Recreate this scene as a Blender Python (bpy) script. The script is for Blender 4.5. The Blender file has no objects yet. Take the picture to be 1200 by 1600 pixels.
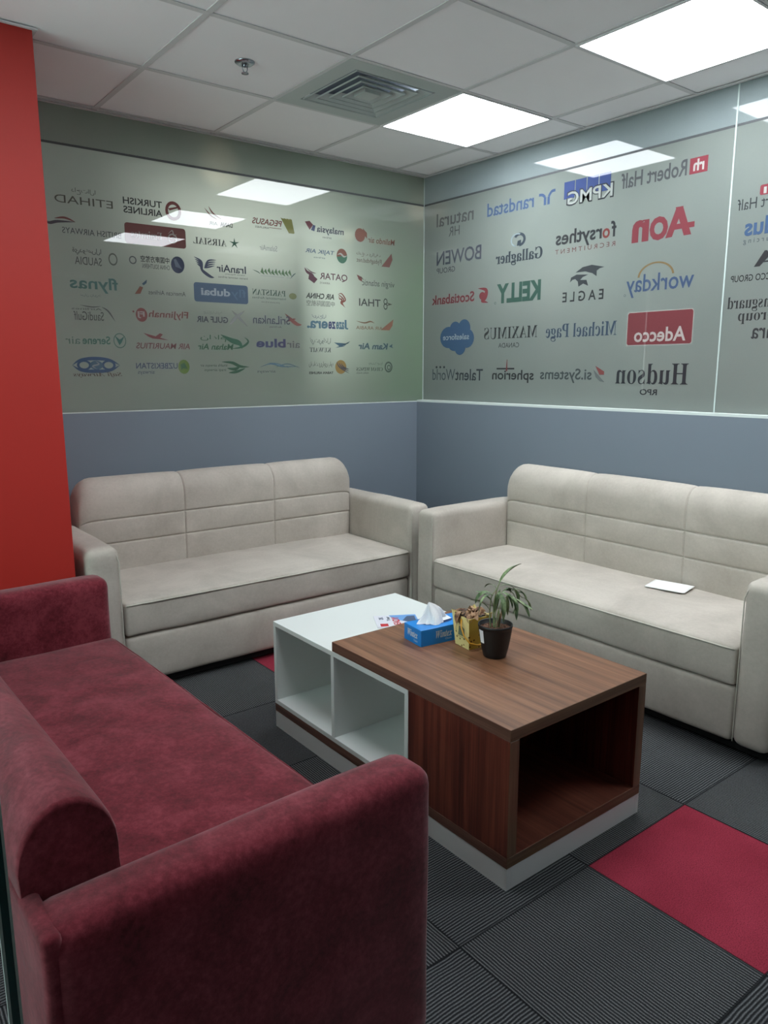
import bpy, bmesh, math, random
from mathutils import Vector, Matrix, noise

R = math.radians
C = bpy.context.scene.collection
sc = bpy.context.scene

# ------------------------------------------------------------------ camera
CAM = Vector((-3.3326, -3.8554, 1.3859)); YAW, PITCH, ROLL, FPX = 0.6618, -0.1863, -0.0016, 1179.86
fw = Vector((math.sin(YAW)*math.cos(PITCH), math.cos(YAW)*math.cos(PITCH), math.sin(PITCH)))
rt = Vector((math.cos(YAW), -math.sin(YAW), 0)); up = rt.cross(fw)
rt2 = rt*math.cos(ROLL)+up*math.sin(ROLL); up2 = up*math.cos(ROLL)-rt*math.sin(ROLL)
cd = bpy.data.cameras.new('camera'); cam = bpy.data.objects.new('camera', cd); C.objects.link(cam)
cam.matrix_world = Matrix(((rt2.x, up2.x, -fw.x, CAM.x), (rt2.y, up2.y, -fw.y, CAM.y), (rt2.z, up2.z, -fw.z, CAM.z), (0, 0, 0, 1)))
cd.sensor_fit = 'VERTICAL'; cd.sensor_height = 32; cd.lens = 32*FPX/1600; cd.clip_start = 0.02
sc.camera = cam

# ------------------------------------------------------------------ world, exposure, light levels
w = bpy.data.worlds.new('world'); sc.world = w; w.use_nodes = True
w.node_tree.nodes['Background'].inputs[0].default_value = (0.92, 0.97, 1.0, 1)
w.node_tree.nodes['Background'].inputs[1].default_value = 2.9   # added ambient fill entering by the open left side, for an unseen office
sc.view_settings.view_transform = 'Standard'; sc.view_settings.look = 'None'
sc.view_settings.gamma = 1; sc.view_settings.use_curve_mapping = False
sc.view_settings.exposure = 0.90
PANEL_L = 11.0
H = 2.58
GX, GY = 0.2566, 0.6451      # first ceiling grid lines from the corner

def area(name, loc, size, power, col, rot=(0, 0, 0)):
    l = bpy.data.lights.new(name, 'AREA'); l.shape = 'SQUARE'; l.size = size; l.energy = power; l.color = col
    o = bpy.data.objects.new(name, l); o.location = loc; o.rotation_euler = rot; C.objects.link(o); return o
# added unseen area lights that brighten the frosted film from behind
area('film_backlight', (1.0, -1.2, 2.50), 0.5, 6, (0.93, 1.0, 0.95))
area('film_backlight', (1.0, -3.4, 2.50), 0.5, 6, (0.93, 1.0, 0.95))
area('film_backlight', (-1.3, 0.8, 2.50), 0.4, 12, (0.99, 1.0, 0.93))
area('green_wall_fill_light', (-0.95, 0.60, 1.80), 0.5, 7, (0.95, 1.0, 0.92), (0, R(-90), 0))  # added light aimed at the green wall to tint the film
def spot(loc, power, r):
    l = bpy.data.lights.new('downlight_light', 'POINT'); l.energy = power; l.color = (1.0, 0.78, 0.58); l.shadow_soft_size = r
    o = bpy.data.objects.new('downlight_light', l); o.location = loc; C.objects.link(o)
spot((-1.42, 0.14, 2.44), 0.25, 0.02)
spot((-0.60, 0.06, 2.165), 0.03, 0.01)
spot((-0.04, 0.13, 2.40), 0.10, 0.02)
spot((0.13, -0.14, 2.36), 0.07, 0.02)

# ------------------------------------------------------------------ materials
def lin(c):
    if isinstance(c, str):
        c = tuple(int(c[i:i+2], 16)/255 for i in (0, 2, 4))
    return tuple(((x/12.92) if x <= 0.04045 else ((x+0.055)/1.055)**2.4) for x in c)+(1,)
MATS = {}
class NT:
    def __init__(s, name):
        s.m = bpy.data.materials.new(name); s.m.use_nodes = True; s.t = s.m.node_tree; s.t.nodes.clear()
        s.out = s.n('ShaderNodeOutputMaterial')
    def n(s, t, **k):
        a = s.t.nodes.new(t)
        for q, v in k.items(): setattr(a, q, v)
        return a
    def l(s, a, b): s.t.links.new(a, b)
    def math(s, op, a, b=None, c=None):
        q = s.n('ShaderNodeMath', operation=op)
        for i, v in enumerate((a, b, c)):
            if v is None: continue
            if isinstance(v, (int, float)): q.inputs[i].default_value = v
            else: s.l(v, q.inputs[i])
        return q.outputs[0]
    def mix(s, f, a, b):
        q = s.n('ShaderNodeMix', data_type='RGBA')
        if isinstance(f, (int, float)): q.inputs[0].default_value = f
        else: s.l(f, q.inputs[0])
        for i, v in ((6, a), (7, b)):
            if isinstance(v, tuple): q.inputs[i].default_value = v
            else: s.l(v, q.inputs[i])
        return q.outputs[2]
    def coord(s, kind='Object', scale=(1, 1, 1)):
        tc = s.n('ShaderNodeTexCoord'); mp = s.n('ShaderNodeMapping'); mp.inputs['Scale'].default_value = scale
        s.l(tc.outputs[kind], mp.inputs[0]); return mp.outputs[0]
    def noise(s, vec, scale, detail=4, rough=0.5, dist=0.0):
        q = s.n('ShaderNodeTexNoise'); q.inputs['Scale'].default_value = scale; q.inputs['Detail'].default_value = detail
        q.inputs['Roughness'].default_value = rough; q.inputs['Distortion'].default_value = dist
        s.l(vec, q.inputs['Vector']); return q.outputs['Fac']
    def ramp(s, f, stops):
        q = s.n('ShaderNodeValToRGB'); e = q.color_ramp.elements
        while len(e) < len(stops): e.new(0.5)
        for i, (p, c) in enumerate(stops): e[i].position = p; e[i].color = c
        s.l(f, q.inputs[0]); return q.outputs[0]
    def bump(s, h, strength, dist):
        q = s.n('ShaderNodeBump'); q.inputs['Strength'].default_value = strength; q.inputs['Distance'].default_value = dist
        s.l(h, q.inputs['Height']); return q.outputs[0]
    def bsdf(s, col=None, rough=0.5, bump=None, **kw):
        b = s.n('ShaderNodeBsdfPrincipled')
        if col is not None:
            if isinstance(col, tuple): b.inputs['Base Color'].default_value = col
            else: s.l(col, b.inputs['Base Color'])
        if isinstance(rough, (int, float)): b.inputs['Roughness'].default_value = rough
        else: s.l(rough, b.inputs['Roughness'])
        if bump is not None: s.l(bump, b.inputs['Normal'])
        for k, v in kw.items(): b.inputs[k.replace('_', ' ')].default_value = v
        s.l(b.outputs[0], s.out.inputs[0]); return b

def simple(name, col, rough=0.5, **kw):
    t = NT(name); t_c = t.coord()
    n = t.noise(t_c, 30, 3)
    c = lin(col); d = tuple(x*0.9 for x in c[:3])+(1,)
    t.bsdf(t.mix(n, d, c), rough, **kw); return t.m

def m_paint(name, col, rough=0.55, amt=0.06):
    t = NT(name); v = t.coord()
    n = t.noise(v, 3, 5); c = lin(col)
    col2 = t.mix(n, tuple(x*(1-amt) for x in c[:3])+(1,), tuple(min(1, x*(1+amt)) for x in c[:3])+(1,))
    t.bsdf(col2, rough, t.bump(t.noise(v, 250, 2), 0.08, 0.002)); return t.m

def m_velvet(name, c_lo, c_mid, c_hi, sheen=0.3, blotch=4.0, fine=0.35, spec=0.2):
    t = NT(name); v = t.coord()
    big = t.noise(v, blotch, 5, 0.6, 0.6)
    sm = t.noise(t.coord(scale=(1, 1, 1)), 80, 4, 0.7)
    f = t.math('ADD', t.math('MULTIPLY', big, 1-fine), t.math('MULTIPLY', sm, fine))
    col = t.ramp(f, [(0.36, lin(c_lo)), (0.5, lin(c_mid)), (0.64, lin(c_hi))])
    h = t.math('ADD', t.math('MULTIPLY', t.noise(v, 9, 3), 1.0), t.math('MULTIPLY', t.noise(v, 500, 2), 0.06))
    b = t.bsdf(col, 0.85, t.bump(h, 0.25, 0.012))
    b.inputs['Sheen Weight'].default_value = sheen; b.inputs['Sheen Roughness'].default_value = 0.45
    b.inputs['Specular IOR Level'].default_value = spec
    return t.m

def m_wood(name, c_lo, c_mid, c_hi, axis, rough=0.38):
    t = NT(name)
    s = [38, 38, 38]; s[axis] = 1.1
    s2 = [170, 170, 170]; s2[axis] = 3.0
    a = t.noise(t.coord(scale=tuple(s)), 1, 4, 0.6, 0.3)
    b = t.noise(t.coord(scale=tuple(s2)), 1, 3, 0.6)
    f = t.math('ADD', t.math('MULTIPLY', a, 0.62), t.math('MULTIPLY', b, 0.38))
    col = t.ramp(f, [(0.35, lin(c_lo)), (0.5, lin(c_mid)), (0.66, lin(c_hi))])
    t.bsdf(col, rough, t.bump(b, 0.06, 0.001)); return t.m

def gloss_over(t, base, ior=1.5, rough=0.0):
    fr = t.n('ShaderNodeFresnel'); fr.inputs[0].default_value = ior
    g = t.n('ShaderNodeBsdfGlossy'); g.inputs['Roughness'].default_value = rough
    mx = t.n('ShaderNodeMixShader'); t.l(fr.outputs[0], mx.inputs[0]); t.l(base, mx.inputs[1]); t.l(g.outputs[0], mx.inputs[2])
    t.l(mx.outputs[0], t.out.inputs[0])

def m_film(name, c1, c2, trans, gloss=True, ior=1.5):
    t = NT(name); v = t.coord()
    n = t.noise(v, 1.2, 4, 0.6); weave = t.noise(t.coord(scale=(1, 1, 1)), 160, 2)
    f = t.math('ADD', t.math('MULTIPLY', n, 0.8), t.math('MULTIPLY', weave, 0.2))
    col = t.ramp(f, [(0.35, lin(c1)), (0.65, lin(c2))])
    d = t.n('ShaderNodeBsdfDiffuse'); t.l(col, d.inputs[0])
    tr = t.n('ShaderNodeBsdfTranslucent'); tr.inputs[0].default_value = (0.80, 0.84, 0.80, 1)
    mx = t.n('ShaderNodeMixShader'); mx.inputs[0].default_value = trans
    t.l(d.outputs[0], mx.inputs[1]); t.l(tr.outputs[0], mx.inputs[2])
    gloss_over(t, mx.outputs[0], ior); return t.m

def m_print(hexcol, fade=0.2):
    k = ('print', hexcol, fade)
    if k in MATS: return MATS[k]
    t = NT('printed_film_'+hexcol); d = t.n('ShaderNodeBsdfDiffuse')
    n = t.noise(t.coord(), 120, 2); c = lin(hexcol); kf = 0.62 if min(c[:3]) < 0.25 else 0.95; c = tuple((x*(1-fade)+0.21*fade)*kf for x in c[:3])+(1,)
    t.l(t.mix(n, tuple(x*0.9 for x in c[:3])+(1,), c), d.inputs[0])
    gloss_over(t, d.outputs[0]); MATS[k] = t.m; return t.m

def m_emit(name, col, s):
    t = NT(name); e = t.n('ShaderNodeEmission'); e.inputs[0].default_value = tuple(col)+(1,); e.inputs[1].default_value = s
    t.l(e.outputs[0], t.out.inputs[0]); return t.m

def m_carpet():
    t = NT('carpet_tiles'); tc = t.n('ShaderNodeTexCoord'); sp = t.n('ShaderNodeSeparateXYZ'); t.l(tc.outputs['Object'], sp.inputs[0])
    S = 0.5
    X = t.math('DIVIDE', t.math('ADD', sp.outputs[0], 1.1957), S); Y = t.math('DIVIDE', t.math('ADD', sp.outputs[1], 2.6946), S)
    i = t.math('FLOOR', X); j = t.math('FLOOR', Y); fx = t.math('FRACT', X); fy = t.math('FRACT', Y)
    par = t.math('FLOORED_MODULO', t.math('ADD', i, j), 2.0)
    red = t.math('MULTIPLY', t.math('COMPARE', t.math('FLOORED_MODULO', i, 4.0), 3.0, 0.1), t.math('COMPARE', t.math('FLOORED_MODULO', j, 4.0), 3.0, 0.1))
    def mixf(f, a, b): return t.math('ADD', t.math('MULTIPLY', a, t.math('SUBTRACT', 1.0, f)), t.math('MULTIPLY', b, f))
    stc = mixf(par, sp.outputs[1], sp.outputs[0])
    wob = t.math('MULTIPLY', t.math('SUBTRACT', t.noise(tc.outputs['Object'], 14, 3), 0.5), 0.007)
    st = t.math('SINE', t.math('MULTIPLY', t.math('ADD', stc, wob), 2*math.pi/0.0085))
    st01 = t.math('ADD', t.math('MULTIPLY', st, 0.5), 0.5)
    fz = t.noise(tc.outputs['Object'], 420, 3, 0.7); patch = t.noise(tc.outputs['Object'], 5, 4)
    wn = t.n('ShaderNodeTexWhiteNoise', noise_dimensions='2D'); cb = t.n('ShaderNodeCombineXYZ'); t.l(i, cb.inputs[0]); t.l(j, cb.inputs[1]); t.l(cb.outputs[0], wn.inputs['Vector'])
    g = t.math('ADD', t.math('MULTIPLY', st01, 0.62), t.math('MULTIPLY', fz, 0.55))
    gcol = t.ramp(g, [(0.2, lin('141517')), (0.6, lin('3b3d3f')), (1.0, lin('76787a'))])
    tone = t.math('ADD', 0.80, t.math('ADD', t.math('MULTIPLY', wn.outputs['Value'], 0.12), t.math('MULTIPLY', patch, 0.25)))
    vm = t.n('ShaderNodeVectorMath', operation='SCALE'); t.l(gcol, vm.inputs[0]); t.l(tone, vm.inputs['Scale'])
    rcol = t.ramp(t.math('ADD', t.math('MULTIPLY', fz, 0.6), t.math('MULTIPLY', patch, 0.4)), [(0.3, lin('78212f')), (0.7, lin('9e384a'))])
    col = t.mix(red, vm.outputs[0], rcol)
    ex = t.math('MINIMUM', t.math('MINIMUM', fx, t.math('SUBTRACT', 1.0, fx)), t.math('MINIMUM', fy, t.math('SUBTRACT', 1.0, fy)))
    seam = t.math('LESS_THAN', ex, 0.0055)
    col = t.mix(t.math('MULTIPLY', seam, 0.8), col, lin('101114'))
    grain = t.noise(tc.outputs['Object'], 330, 3, 0.8)
    col = t.mix(t.math('MULTIPLY', t.math('LESS_THAN', grain, 0.46), 0.45), col, lin('0c0c0d'))
    h = t.math('ADD', t.math('MULTIPLY', t.math('MULTIPLY', st01, t.math('SUBTRACT', 1.0, red)), 0.7), t.math('MULTIPLY', fz, 0.5))
    b = t.bsdf(col, 0.95, t.bump(h, 0.5, 0.003)); b.inputs['Specular IOR Level'].default_value = 0.1
    return t.m

M = {
 'ceil': m_paint('ceiling_tile', 'f4f1f3', 0.8, 0.03), 'grid': m_paint('ceiling_grid_white', 'cfcdce', 0.5, 0.04),
 'grey': m_paint('blue_grey_paint', '6f7984', 0.6, 0.03), 'ledge': m_paint('white_ledge', 'c9d2cf', 0.5),
 'red': m_paint('red_paint', 'a92218', 0.58, 0.05), 'wall': m_paint('office_wall', 'dcdcd8', 0.7),
 'dim': m_paint('low_bounce_wall', '4c4c4e', 0.7), 'carpet': m_carpet(),  # unseen office walls kept dark so they bounce little light
 'film': m_film('frosted_film_left', '6a706a', '757770', 0.40), 'film2': m_film('frosted_film_right', '777f7b', '838984', 0.25),
 'band': m_film('clear_glass_over_board', '70796f', '7c857d', 0.12), 'band2': m_film('clear_glass_over_board_right', '7c878a', '8a9494', 0.12),
 'groove': simple('dark_groove', '46494b', 0.6), 'seal': simple('clear_silicone', 'b9c6c2', 0.3),
 'beige': m_velvet('beige_velvet', 'a79f95', 'b2aaa0', 'bdb5ab', 0.12, 3.2, 0.25),
 'beige_pipe': m_velvet('beige_piping', 'a8a499', 'b5b1a6', 'bdb9ae', 0.15),
 'maroon': m_velvet('maroon_suede', '4c151c', '68222c', '7e343e', 0.25, 9.0, 0.45, 0.1),
 'black': simple('black_plastic', '121213', 0.5), 'underlay': simple('black_base_cloth', '0b0b0c', 0.9),
 'white': m_paint('white_laminate', 'd5d9d6', 0.35, 0.02),
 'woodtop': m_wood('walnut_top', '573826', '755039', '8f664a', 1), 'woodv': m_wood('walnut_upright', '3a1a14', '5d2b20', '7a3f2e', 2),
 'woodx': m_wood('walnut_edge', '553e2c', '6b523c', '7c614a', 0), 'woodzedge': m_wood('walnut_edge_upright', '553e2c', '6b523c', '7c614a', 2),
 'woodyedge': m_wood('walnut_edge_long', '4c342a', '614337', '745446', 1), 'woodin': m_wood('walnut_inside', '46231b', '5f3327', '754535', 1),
 'blue': simple('blue_card', '0f7fd0', 0.35), 'tissue': simple('tissue_paper', 'f4f5f7', 0.8), 'silver': simple('silver_print', 'c9d3dc', 0.3),
 'metal': simple('chrome', 'a8acb4', 0.25, Metallic=1.0), 'vent': m_paint('vent_enamel', 'b3bab8', 0.45, 0.03), 'ventdark': simple('vent_dark', '6a7888', 0.6),
 'light': m_emit('light_diffuser', (0.90, 0.95, 1.0), PANEL_L),
}

# ------------------------------------------------------------------ helpers
def link(name, bm, mats, parent=None, smooth=False, **props):
    me = bpy.data.meshes.new(name); bm.to_mesh(me); bm.free()
    for m in (mats if isinstance(mats, (list, tuple)) else [mats]): me.materials.append(m)
    if smooth:
        for p in me.polygons: p.use_smooth = True
    o = bpy.data.objects.new(name, me); C.objects.link(o)
    if parent: o.parent = parent
    for k, v in props.items(): o[k] = v
    return o
def thing(name, label, cat, loc=(0, 0, 0), rz=0, group=None):
    o = bpy.data.objects.new(name, None); C.objects.link(o); o.location = loc; o.rotation_euler = (0, 0, rz)
    o.empty_display_size = 0.1; o['label'] = label; o['category'] = cat
    if group: o['group'] = group
    return o
def box(bm, x0, x1, y0, y1, z0, z1, mi=0, bev=0.0, seg=2):
    b = bmesh.new(); bmesh.ops.create_cube(b, size=1)
    bmesh.ops.scale(b, vec=(x1-x0, y1-y0, z1-z0), verts=b.verts); bmesh.ops.translate(b, vec=((x0+x1)/2, (y0+y1)/2, (z0+z1)/2), verts=b.verts)
    if bev: bmesh.ops.bevel(b, geom=b.edges[:], offset=bev, segments=seg, affect='EDGES', profile=0.5)
    return merge(bm, b, mi)
def merge(bm, b, mi=0):
    vm = {v: bm.verts.new(v.co) for v in b.verts}; fs = []
    for f in b.faces:
        try: nf = bm.faces.new([vm[v] for v in f.verts]); nf.material_index = mi; nf.smooth = f.smooth; fs.append(nf)
        except ValueError: pass
    b.free(); return fs
def cuts(lo, hi, r, n, k=3):
    a = [lo+r*(1-math.cos(math.pi/2*i/k)) for i in range(k)]
    mid = [lo+r+(hi-lo-2*r)*i/n for i in range(n+1)]
    return a+mid+[hi-(x-lo) for x in reversed(a)]
def soft_box(bm, lo, hi, r, n=(8, 8, 4), crown=(0, 0, 0), seed=0.0, amp=0.002, mi=0):
    """rounded box with a softly swollen surface"""
    cs = [cuts(lo[i], hi[i], r, n[i]) for i in range(3)]
    N = [len(c) for c in cs]; V = {}
    def vert(i, j, k):
        key = (i, j, k)
        if key in V: return V[key]
        p = Vector((cs[0][i], cs[1][j], cs[2][k])); q = Vector([min(max(p[a], lo[a]+r), hi[a]-r) for a in range(3)])
        d = p-q
        # even angular spacing on the rounding
        if d.length > 1e-9: p = q+d.normalized()*r*max(abs(d.x), abs(d.y), abs(d.z))/r if False else q+d.normalized()*r
        t = [2*(p[a]-lo[a])/(hi[a]-lo[a])-1 for a in range(3)]
        for a in range(3):
            if crown[a]:
                b_, c_ = [x for x in range(3) if x != a]
                p[a] += crown[a]*t[a]*max(0, 1-abs(t[b_])**3)*max(0, 1-abs(t[c_])**3)
        nn = noise.noise_vector(p*6+Vector((seed, seed, seed)))*amp
        V[key] = bm.verts.new(p+nn); return V[key]
    def quad(a, b, c, d):
        try: f = bm.faces.new((a, b, c, d)); f.material_index = mi; f.smooth = True
        except ValueError: pass
    for i in range(N[0]-1):
        for j in range(N[1]-1):
            quad(vert(i, j, 0), vert(i, j+1, 0), vert(i+1, j+1, 0), vert(i+1, j, 0))
            quad(vert(i, j, N[2]-1), vert(i+1, j, N[2]-1), vert(i+1, j+1, N[2]-1), vert(i, j+1, N[2]-1))
    for i in range(N[0]-1):
        for k in range(N[2]-1):
            quad(vert(i, 0, k), vert(i+1, 0, k), vert(i+1, 0, k+1), vert(i, 0, k+1))
            quad(vert(i, N[1]-1, k), vert(i, N[1]-1, k+1), vert(i+1, N[1]-1, k+1), vert(i+1, N[1]-1, k))
    for j in range(N[1]-1):
        for k in range(N[2]-1):
            quad(vert(0, j, k), vert(0, j, k+1), vert(0, j+1, k+1), vert(0, j+1, k))
            quad(vert(N[0]-1, j, k), vert(N[0]-1, j+1, k), vert(N[0]-1, j+1, k+1), vert(N[0]-1, j, k+1))
def tube(bm, pts, r, seg=8, mi=0, closed=False, rf=None):
    pts = [Vector(p) for p in pts]; rings = []; n = len(pts)
    for i, p in enumerate(pts):
        a = pts[(i-1) % n] if (closed or i > 0) else p; b = pts[(i+1) % n] if (closed or i < n-1) else p
        d = (b-a).normalized(); u = d.orthogonal().normalized() if i == 0 else (u-d*u.dot(d)).normalized()
        v = d.cross(u); rr = rf(i/(n-1)) if rf else r
        rings.append([bm.verts.new(p+(u*math.cos(2*math.pi*k/seg)+v*math.sin(2*math.pi*k/seg))*rr) for k in range(seg)])
    for i in range(n if closed else n-1):
        A, B = rings[i], rings[(i+1) % n]
        for k in range(seg):
            f = bm.faces.new((A[k], A[(k+1) % seg], B[(k+1) % seg], B[k])); f.smooth = True; f.material_index = mi
    if not closed:
        for rg, rev in ((rings[0], True), (rings[-1], False)):
            f = bm.faces.new(rg[::-1] if rev else rg); f.material_index = mi
def lathe(bm, prof, seg=32, mi=0, cx=0, cy=0, ripple=None):
    rings = []
    for (r, z) in prof:
        if r < 1e-6: rings.append([bm.verts.new((cx, cy, z))]); continue
        rings.append([bm.verts.new((cx+r*math.cos(2*math.pi*k/seg), cy+r*math.sin(2*math.pi*k/seg), z)) for k in range(seg)])
    for A, B in zip(rings, rings[1:]):
        for k in range(seg):
            k2 = (k+1) % seg
            vs = [A[0], B[k], B[k2]] if len(A) == 1 else ([A[k], B[0], A[k2]] if len(B) == 1 else [A[k], B[k], B[k2], A[k2]])
            try: f = bm.faces.new(vs[::-1]); f.smooth = True; f.material_index = mi
            except ValueError: pass
def struct(name, bm, m, parent=None, **k):
    o = link(name, bm, m, parent, **k)
    if not parent: o['kind'] = 'structure'
    return o
def recalc(bm): bmesh.ops.recalc_face_normals(bm, faces=bm.faces[:])

# ------------------------------------------------------------------ the room
bm = bmesh.new(); box(bm, -5.6, 2.0, -6.6, 2.0, -0.1, 0); struct('floor', bm, M['carpet'])

# ceiling: lay-in tiles sitting a little above a flush metal grid
bm = bmesh.new()
xs = [2.0]+[-GX-0.6*i for i in range(-3, 10)]; xs = sorted(set([round(x, 4) for x in xs if -5.6 < x <= 2.0]+[-5.6, 2.0]))
ys = sorted(set([round(-GY-0.6*j, 4) for j in range(-4, 11) if -6.6 < -GY-0.6*j < 2.0]+[-6.6, 2.0]))
holes = [(-GX-0.6, -GY-0.6), (-GX-0.6, -GY-1.8), (-GX-0.6, -GY-3.0), (-GX-1.2, -GY-0.6), (-GX-2.4, -GY-1.8), (-GX-4.2, -GY-1.8), (-GX-4.2, -GY-0.6)]
for x0, x1 in zip(xs, xs[1:]):
    for y0, y1 in zip(ys, ys[1:]):
        if any(abs(x0-a) < 0.01 and abs(y0-b) < 0.01 for a, b in holes): continue
        box(bm, x0+0.008, x1-0.008, y0+0.008, y1-0.008, H+0.004, H+0.02)
box(bm, -5.6, 2.0, -6.6, 2.0, H+0.14, H+0.2)
ceiling = struct('ceiling', bm, M['ceil'])
bm = bmesh.new()
for x in xs[1:-1]: box(bm, x-0.012, x+0.012, -6.6, 2.0, H, H+0.003); box(bm, x-0.001, x+0.001, -6.6, 2.0, H, H+0.03)
for y in ys[1:-1]: box(bm, -5.6, 2.0, y-0.012, y+0.012, H-0.0004, H+0.0028)
link('ceiling_grid', bm, M['grid'], ceiling)

# low blue-grey walls under the glass
bm = bmesh.new(); box(bm, -3.4, 0.10, -0.012, 0.10, 0, 1.178); struct('wall_back', bm, M['grey'])
bm = bmesh.new(); box(bm, -0.062, 0.10, -6.6, -0.0125, 0, 1.178); struct('wall_right', bm, M['grey'])
bm = bmesh.new(); box(bm, -0.062, 0.0, -6.6, -0.013, 1.1785, 1.1905); struct('trim_1', bm, M['ledge'])
bm = bmesh.new(); box(bm, -2.5, -0.063, -0.012, 0.0, 1.1785, 1.1825); struct('trim_2', bm, M['ledge'])
# red column / return wall
bm = bmesh.new(); box(bm, -3.62, -2.5, -0.753, -0.013, 0, H, bev=0.002, seg=1); struct('wall_left', bm, M['red'])
bm = bmesh.new(); box(bm, -3.62, -2.485, -0.768, -0.755, H-0.006, H-0.0005); box(bm, -2.499, -2.485, -0.755, -0.013, H-0.006, H-0.0005); struct('trim_3', bm, M['grid'])
# perimeter angle of the ceiling
bm = bmesh.new(); box(bm, -2.48, -0.022, -0.022, -0.001, H-0.004, H-0.0006); box(bm, -0.022, -0.001, -6.6, -0.001, H-0.004, H-0.0006); struct('trim_4', bm, M['grid'])
# the office behind the camera and the rooms beyond the glass
bm = bmesh.new(); box(bm, -5.6, 2.0, -6.7, -6.6, 0, H); struct('wall_front', bm, M['dim'])
bm = bmesh.new(); box(bm, -5.7, -5.6, -6.6, -3.1, 0, H); struct('wall_left_light_block', bm, M['dim'])  # unseen wall, cut to this length to block light from the near sofa arm
bm = bmesh.new(); box(bm, -5.6, 2.0, 2.0, 2.1, 0, H); struct('wall_beyond_back', bm, M['wall'])
bm = bmesh.new(); box(bm, 2.0, 2.1, -6.6, 2.1, 0, H); struct('wall_beyond_right', bm, M['wall'])
bm = bmesh.new(); box(bm, -5.6, -3.62, -0.1, 0.0, 0, H); struct('wall_back_office', bm, M['wall'])
bm = bmesh.new(); box(bm, 0.012, 0.03, 0.014, 1.99, 0, 2.1); struct('wall_beyond_green', bm, m_paint('green_paint', '109a2a', 0.7))

# ------------------------------------------------------------------ frosted glass walls
ZT = 2.405
def pane(name, axis, a0, a1, z0, z1, mat, th=0.01):
    bm = bmesh.new()
    # only the film face and the rim are opaque film; a thin slab with its room side on the wall line
    if axis == 'x':
        f = bm.faces.new([bm.verts.new(v) for v in ((a0, 0, z0), (a1, 0, z0), (a1, 0, z1), (a0, 0, z1))])
    else:
        f = bm.faces.new([bm.verts.new(v) for v in ((0, -a0, z0), (0, -a1, z0), (0, -a1, z1), (0, -a0, z1))])
    return bm
clear = NT('clear_glass'); g_ = clear.n('ShaderNodeBsdfTransparent'); g_.inputs[0].default_value = (0.92, 0.97, 0.94, 1); gloss_over(clear, g_.outputs[0])
def glass(name, axis, a0, a1, z0, z1, mat):
    bm = bmesh.new(); th = 0.010
    b = bmesh.new()
    if axis == 'x': box(b, a0, a1, 0, th, z0, z1)
    else: box(b, 0, th, -a1, -a0, z0, z1)
    b.normal_update()
    for f in b.faces:
        front = f.normal.y < -0.5 if axis == 'x' else f.normal.x < -0.5
        nf = bm.faces.new([bm.verts.new(v.co) for v in f.verts]); nf.material_index = 0 if front else 1
    b.free()
    return struct(name, bm, [mat, clear.m])
win1 = glass('window_1', 'x', -2.5, -0.0012, 1.18, ZT, M['film'])
win2 = glass('window_2', 'y', 0.0012, 2.0335, 1.18, ZT, M['film2'])
win3 = glass('window_3', 'y', 2.0405, 3.9, 1.18, ZT, M['film2'])
glass('window_4', 'x', -2.5, -0.0012, ZT+0.011, H, M['band'])
glass('window_5', 'y', 0.0012, 2.0335, ZT+0.011, H, M['band2'])
glass('window_6', 'y', 2.0405, 3.9, ZT+0.011, H, M['band2'])
bm = bmesh.new(); box(bm, -2.5, -0.001, 0.0005, 0.009, ZT, ZT+0.011); struct('trim_5', bm, M['groove'])
bm = bmesh.new(); box(bm, 0.0005, 0.009, -3.9, -0.001, ZT, ZT+0.011); struct('trim_6', bm, M['groove'])
bm = bmesh.new(); box(bm, -0.0015, 0.008, -2.0405, -2.0335, 1.19, H); struct('trim_7', bm, M['seal'])
bm = bmesh.new(); box(bm, -0.003, 0.004, -0.003, 0.004, 1.19, H); struct('trim_8', bm, M['seal'])
bm = bmesh.new(); box(bm, 0, 0.1, -6.6, -3.9, 1.178, H); struct('wall_right_office', bm, M['wall'])

SERIF = {}
for a in range(26):
    SERIF[chr(65+a)] = chr(0x1D400+a); SERIF[chr(97+a)] = chr(0x1D41A+a)
ITAL = {}
for a in range(26):
    ITAL[chr(65+a)] = chr(0x1D468+a); ITAL[chr(97+a)] = chr(0x1D482+a)
def glyphs(s, bold=0.0, res=3):
    c = bpy.data.curves.new('t', 'FONT'); c.body = s; c.resolution_u = res; c.offset = bold
    o = bpy.data.objects.new('t', c); C.objects.link(o); bpy.context.view_layer.update()
    me = bpy.data.meshes.new_from_object(o); bpy.data.objects.remove(o)
    vs = [v.co.copy() for v in me.vertices]; fs = [tuple(p.vertices) for p in me.polygons]
    bpy.data.meshes.remove(me)
    x0 = min(v.x for v in vs); x1 = max(v.x for v in vs); y0 = min(v.y for v in vs); y1 = max(v.y for v in vs)
    return [((v.x-x0)/(x1-x0), (v.y-y0)/(y1-y0)) for v in vs], fs

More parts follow.
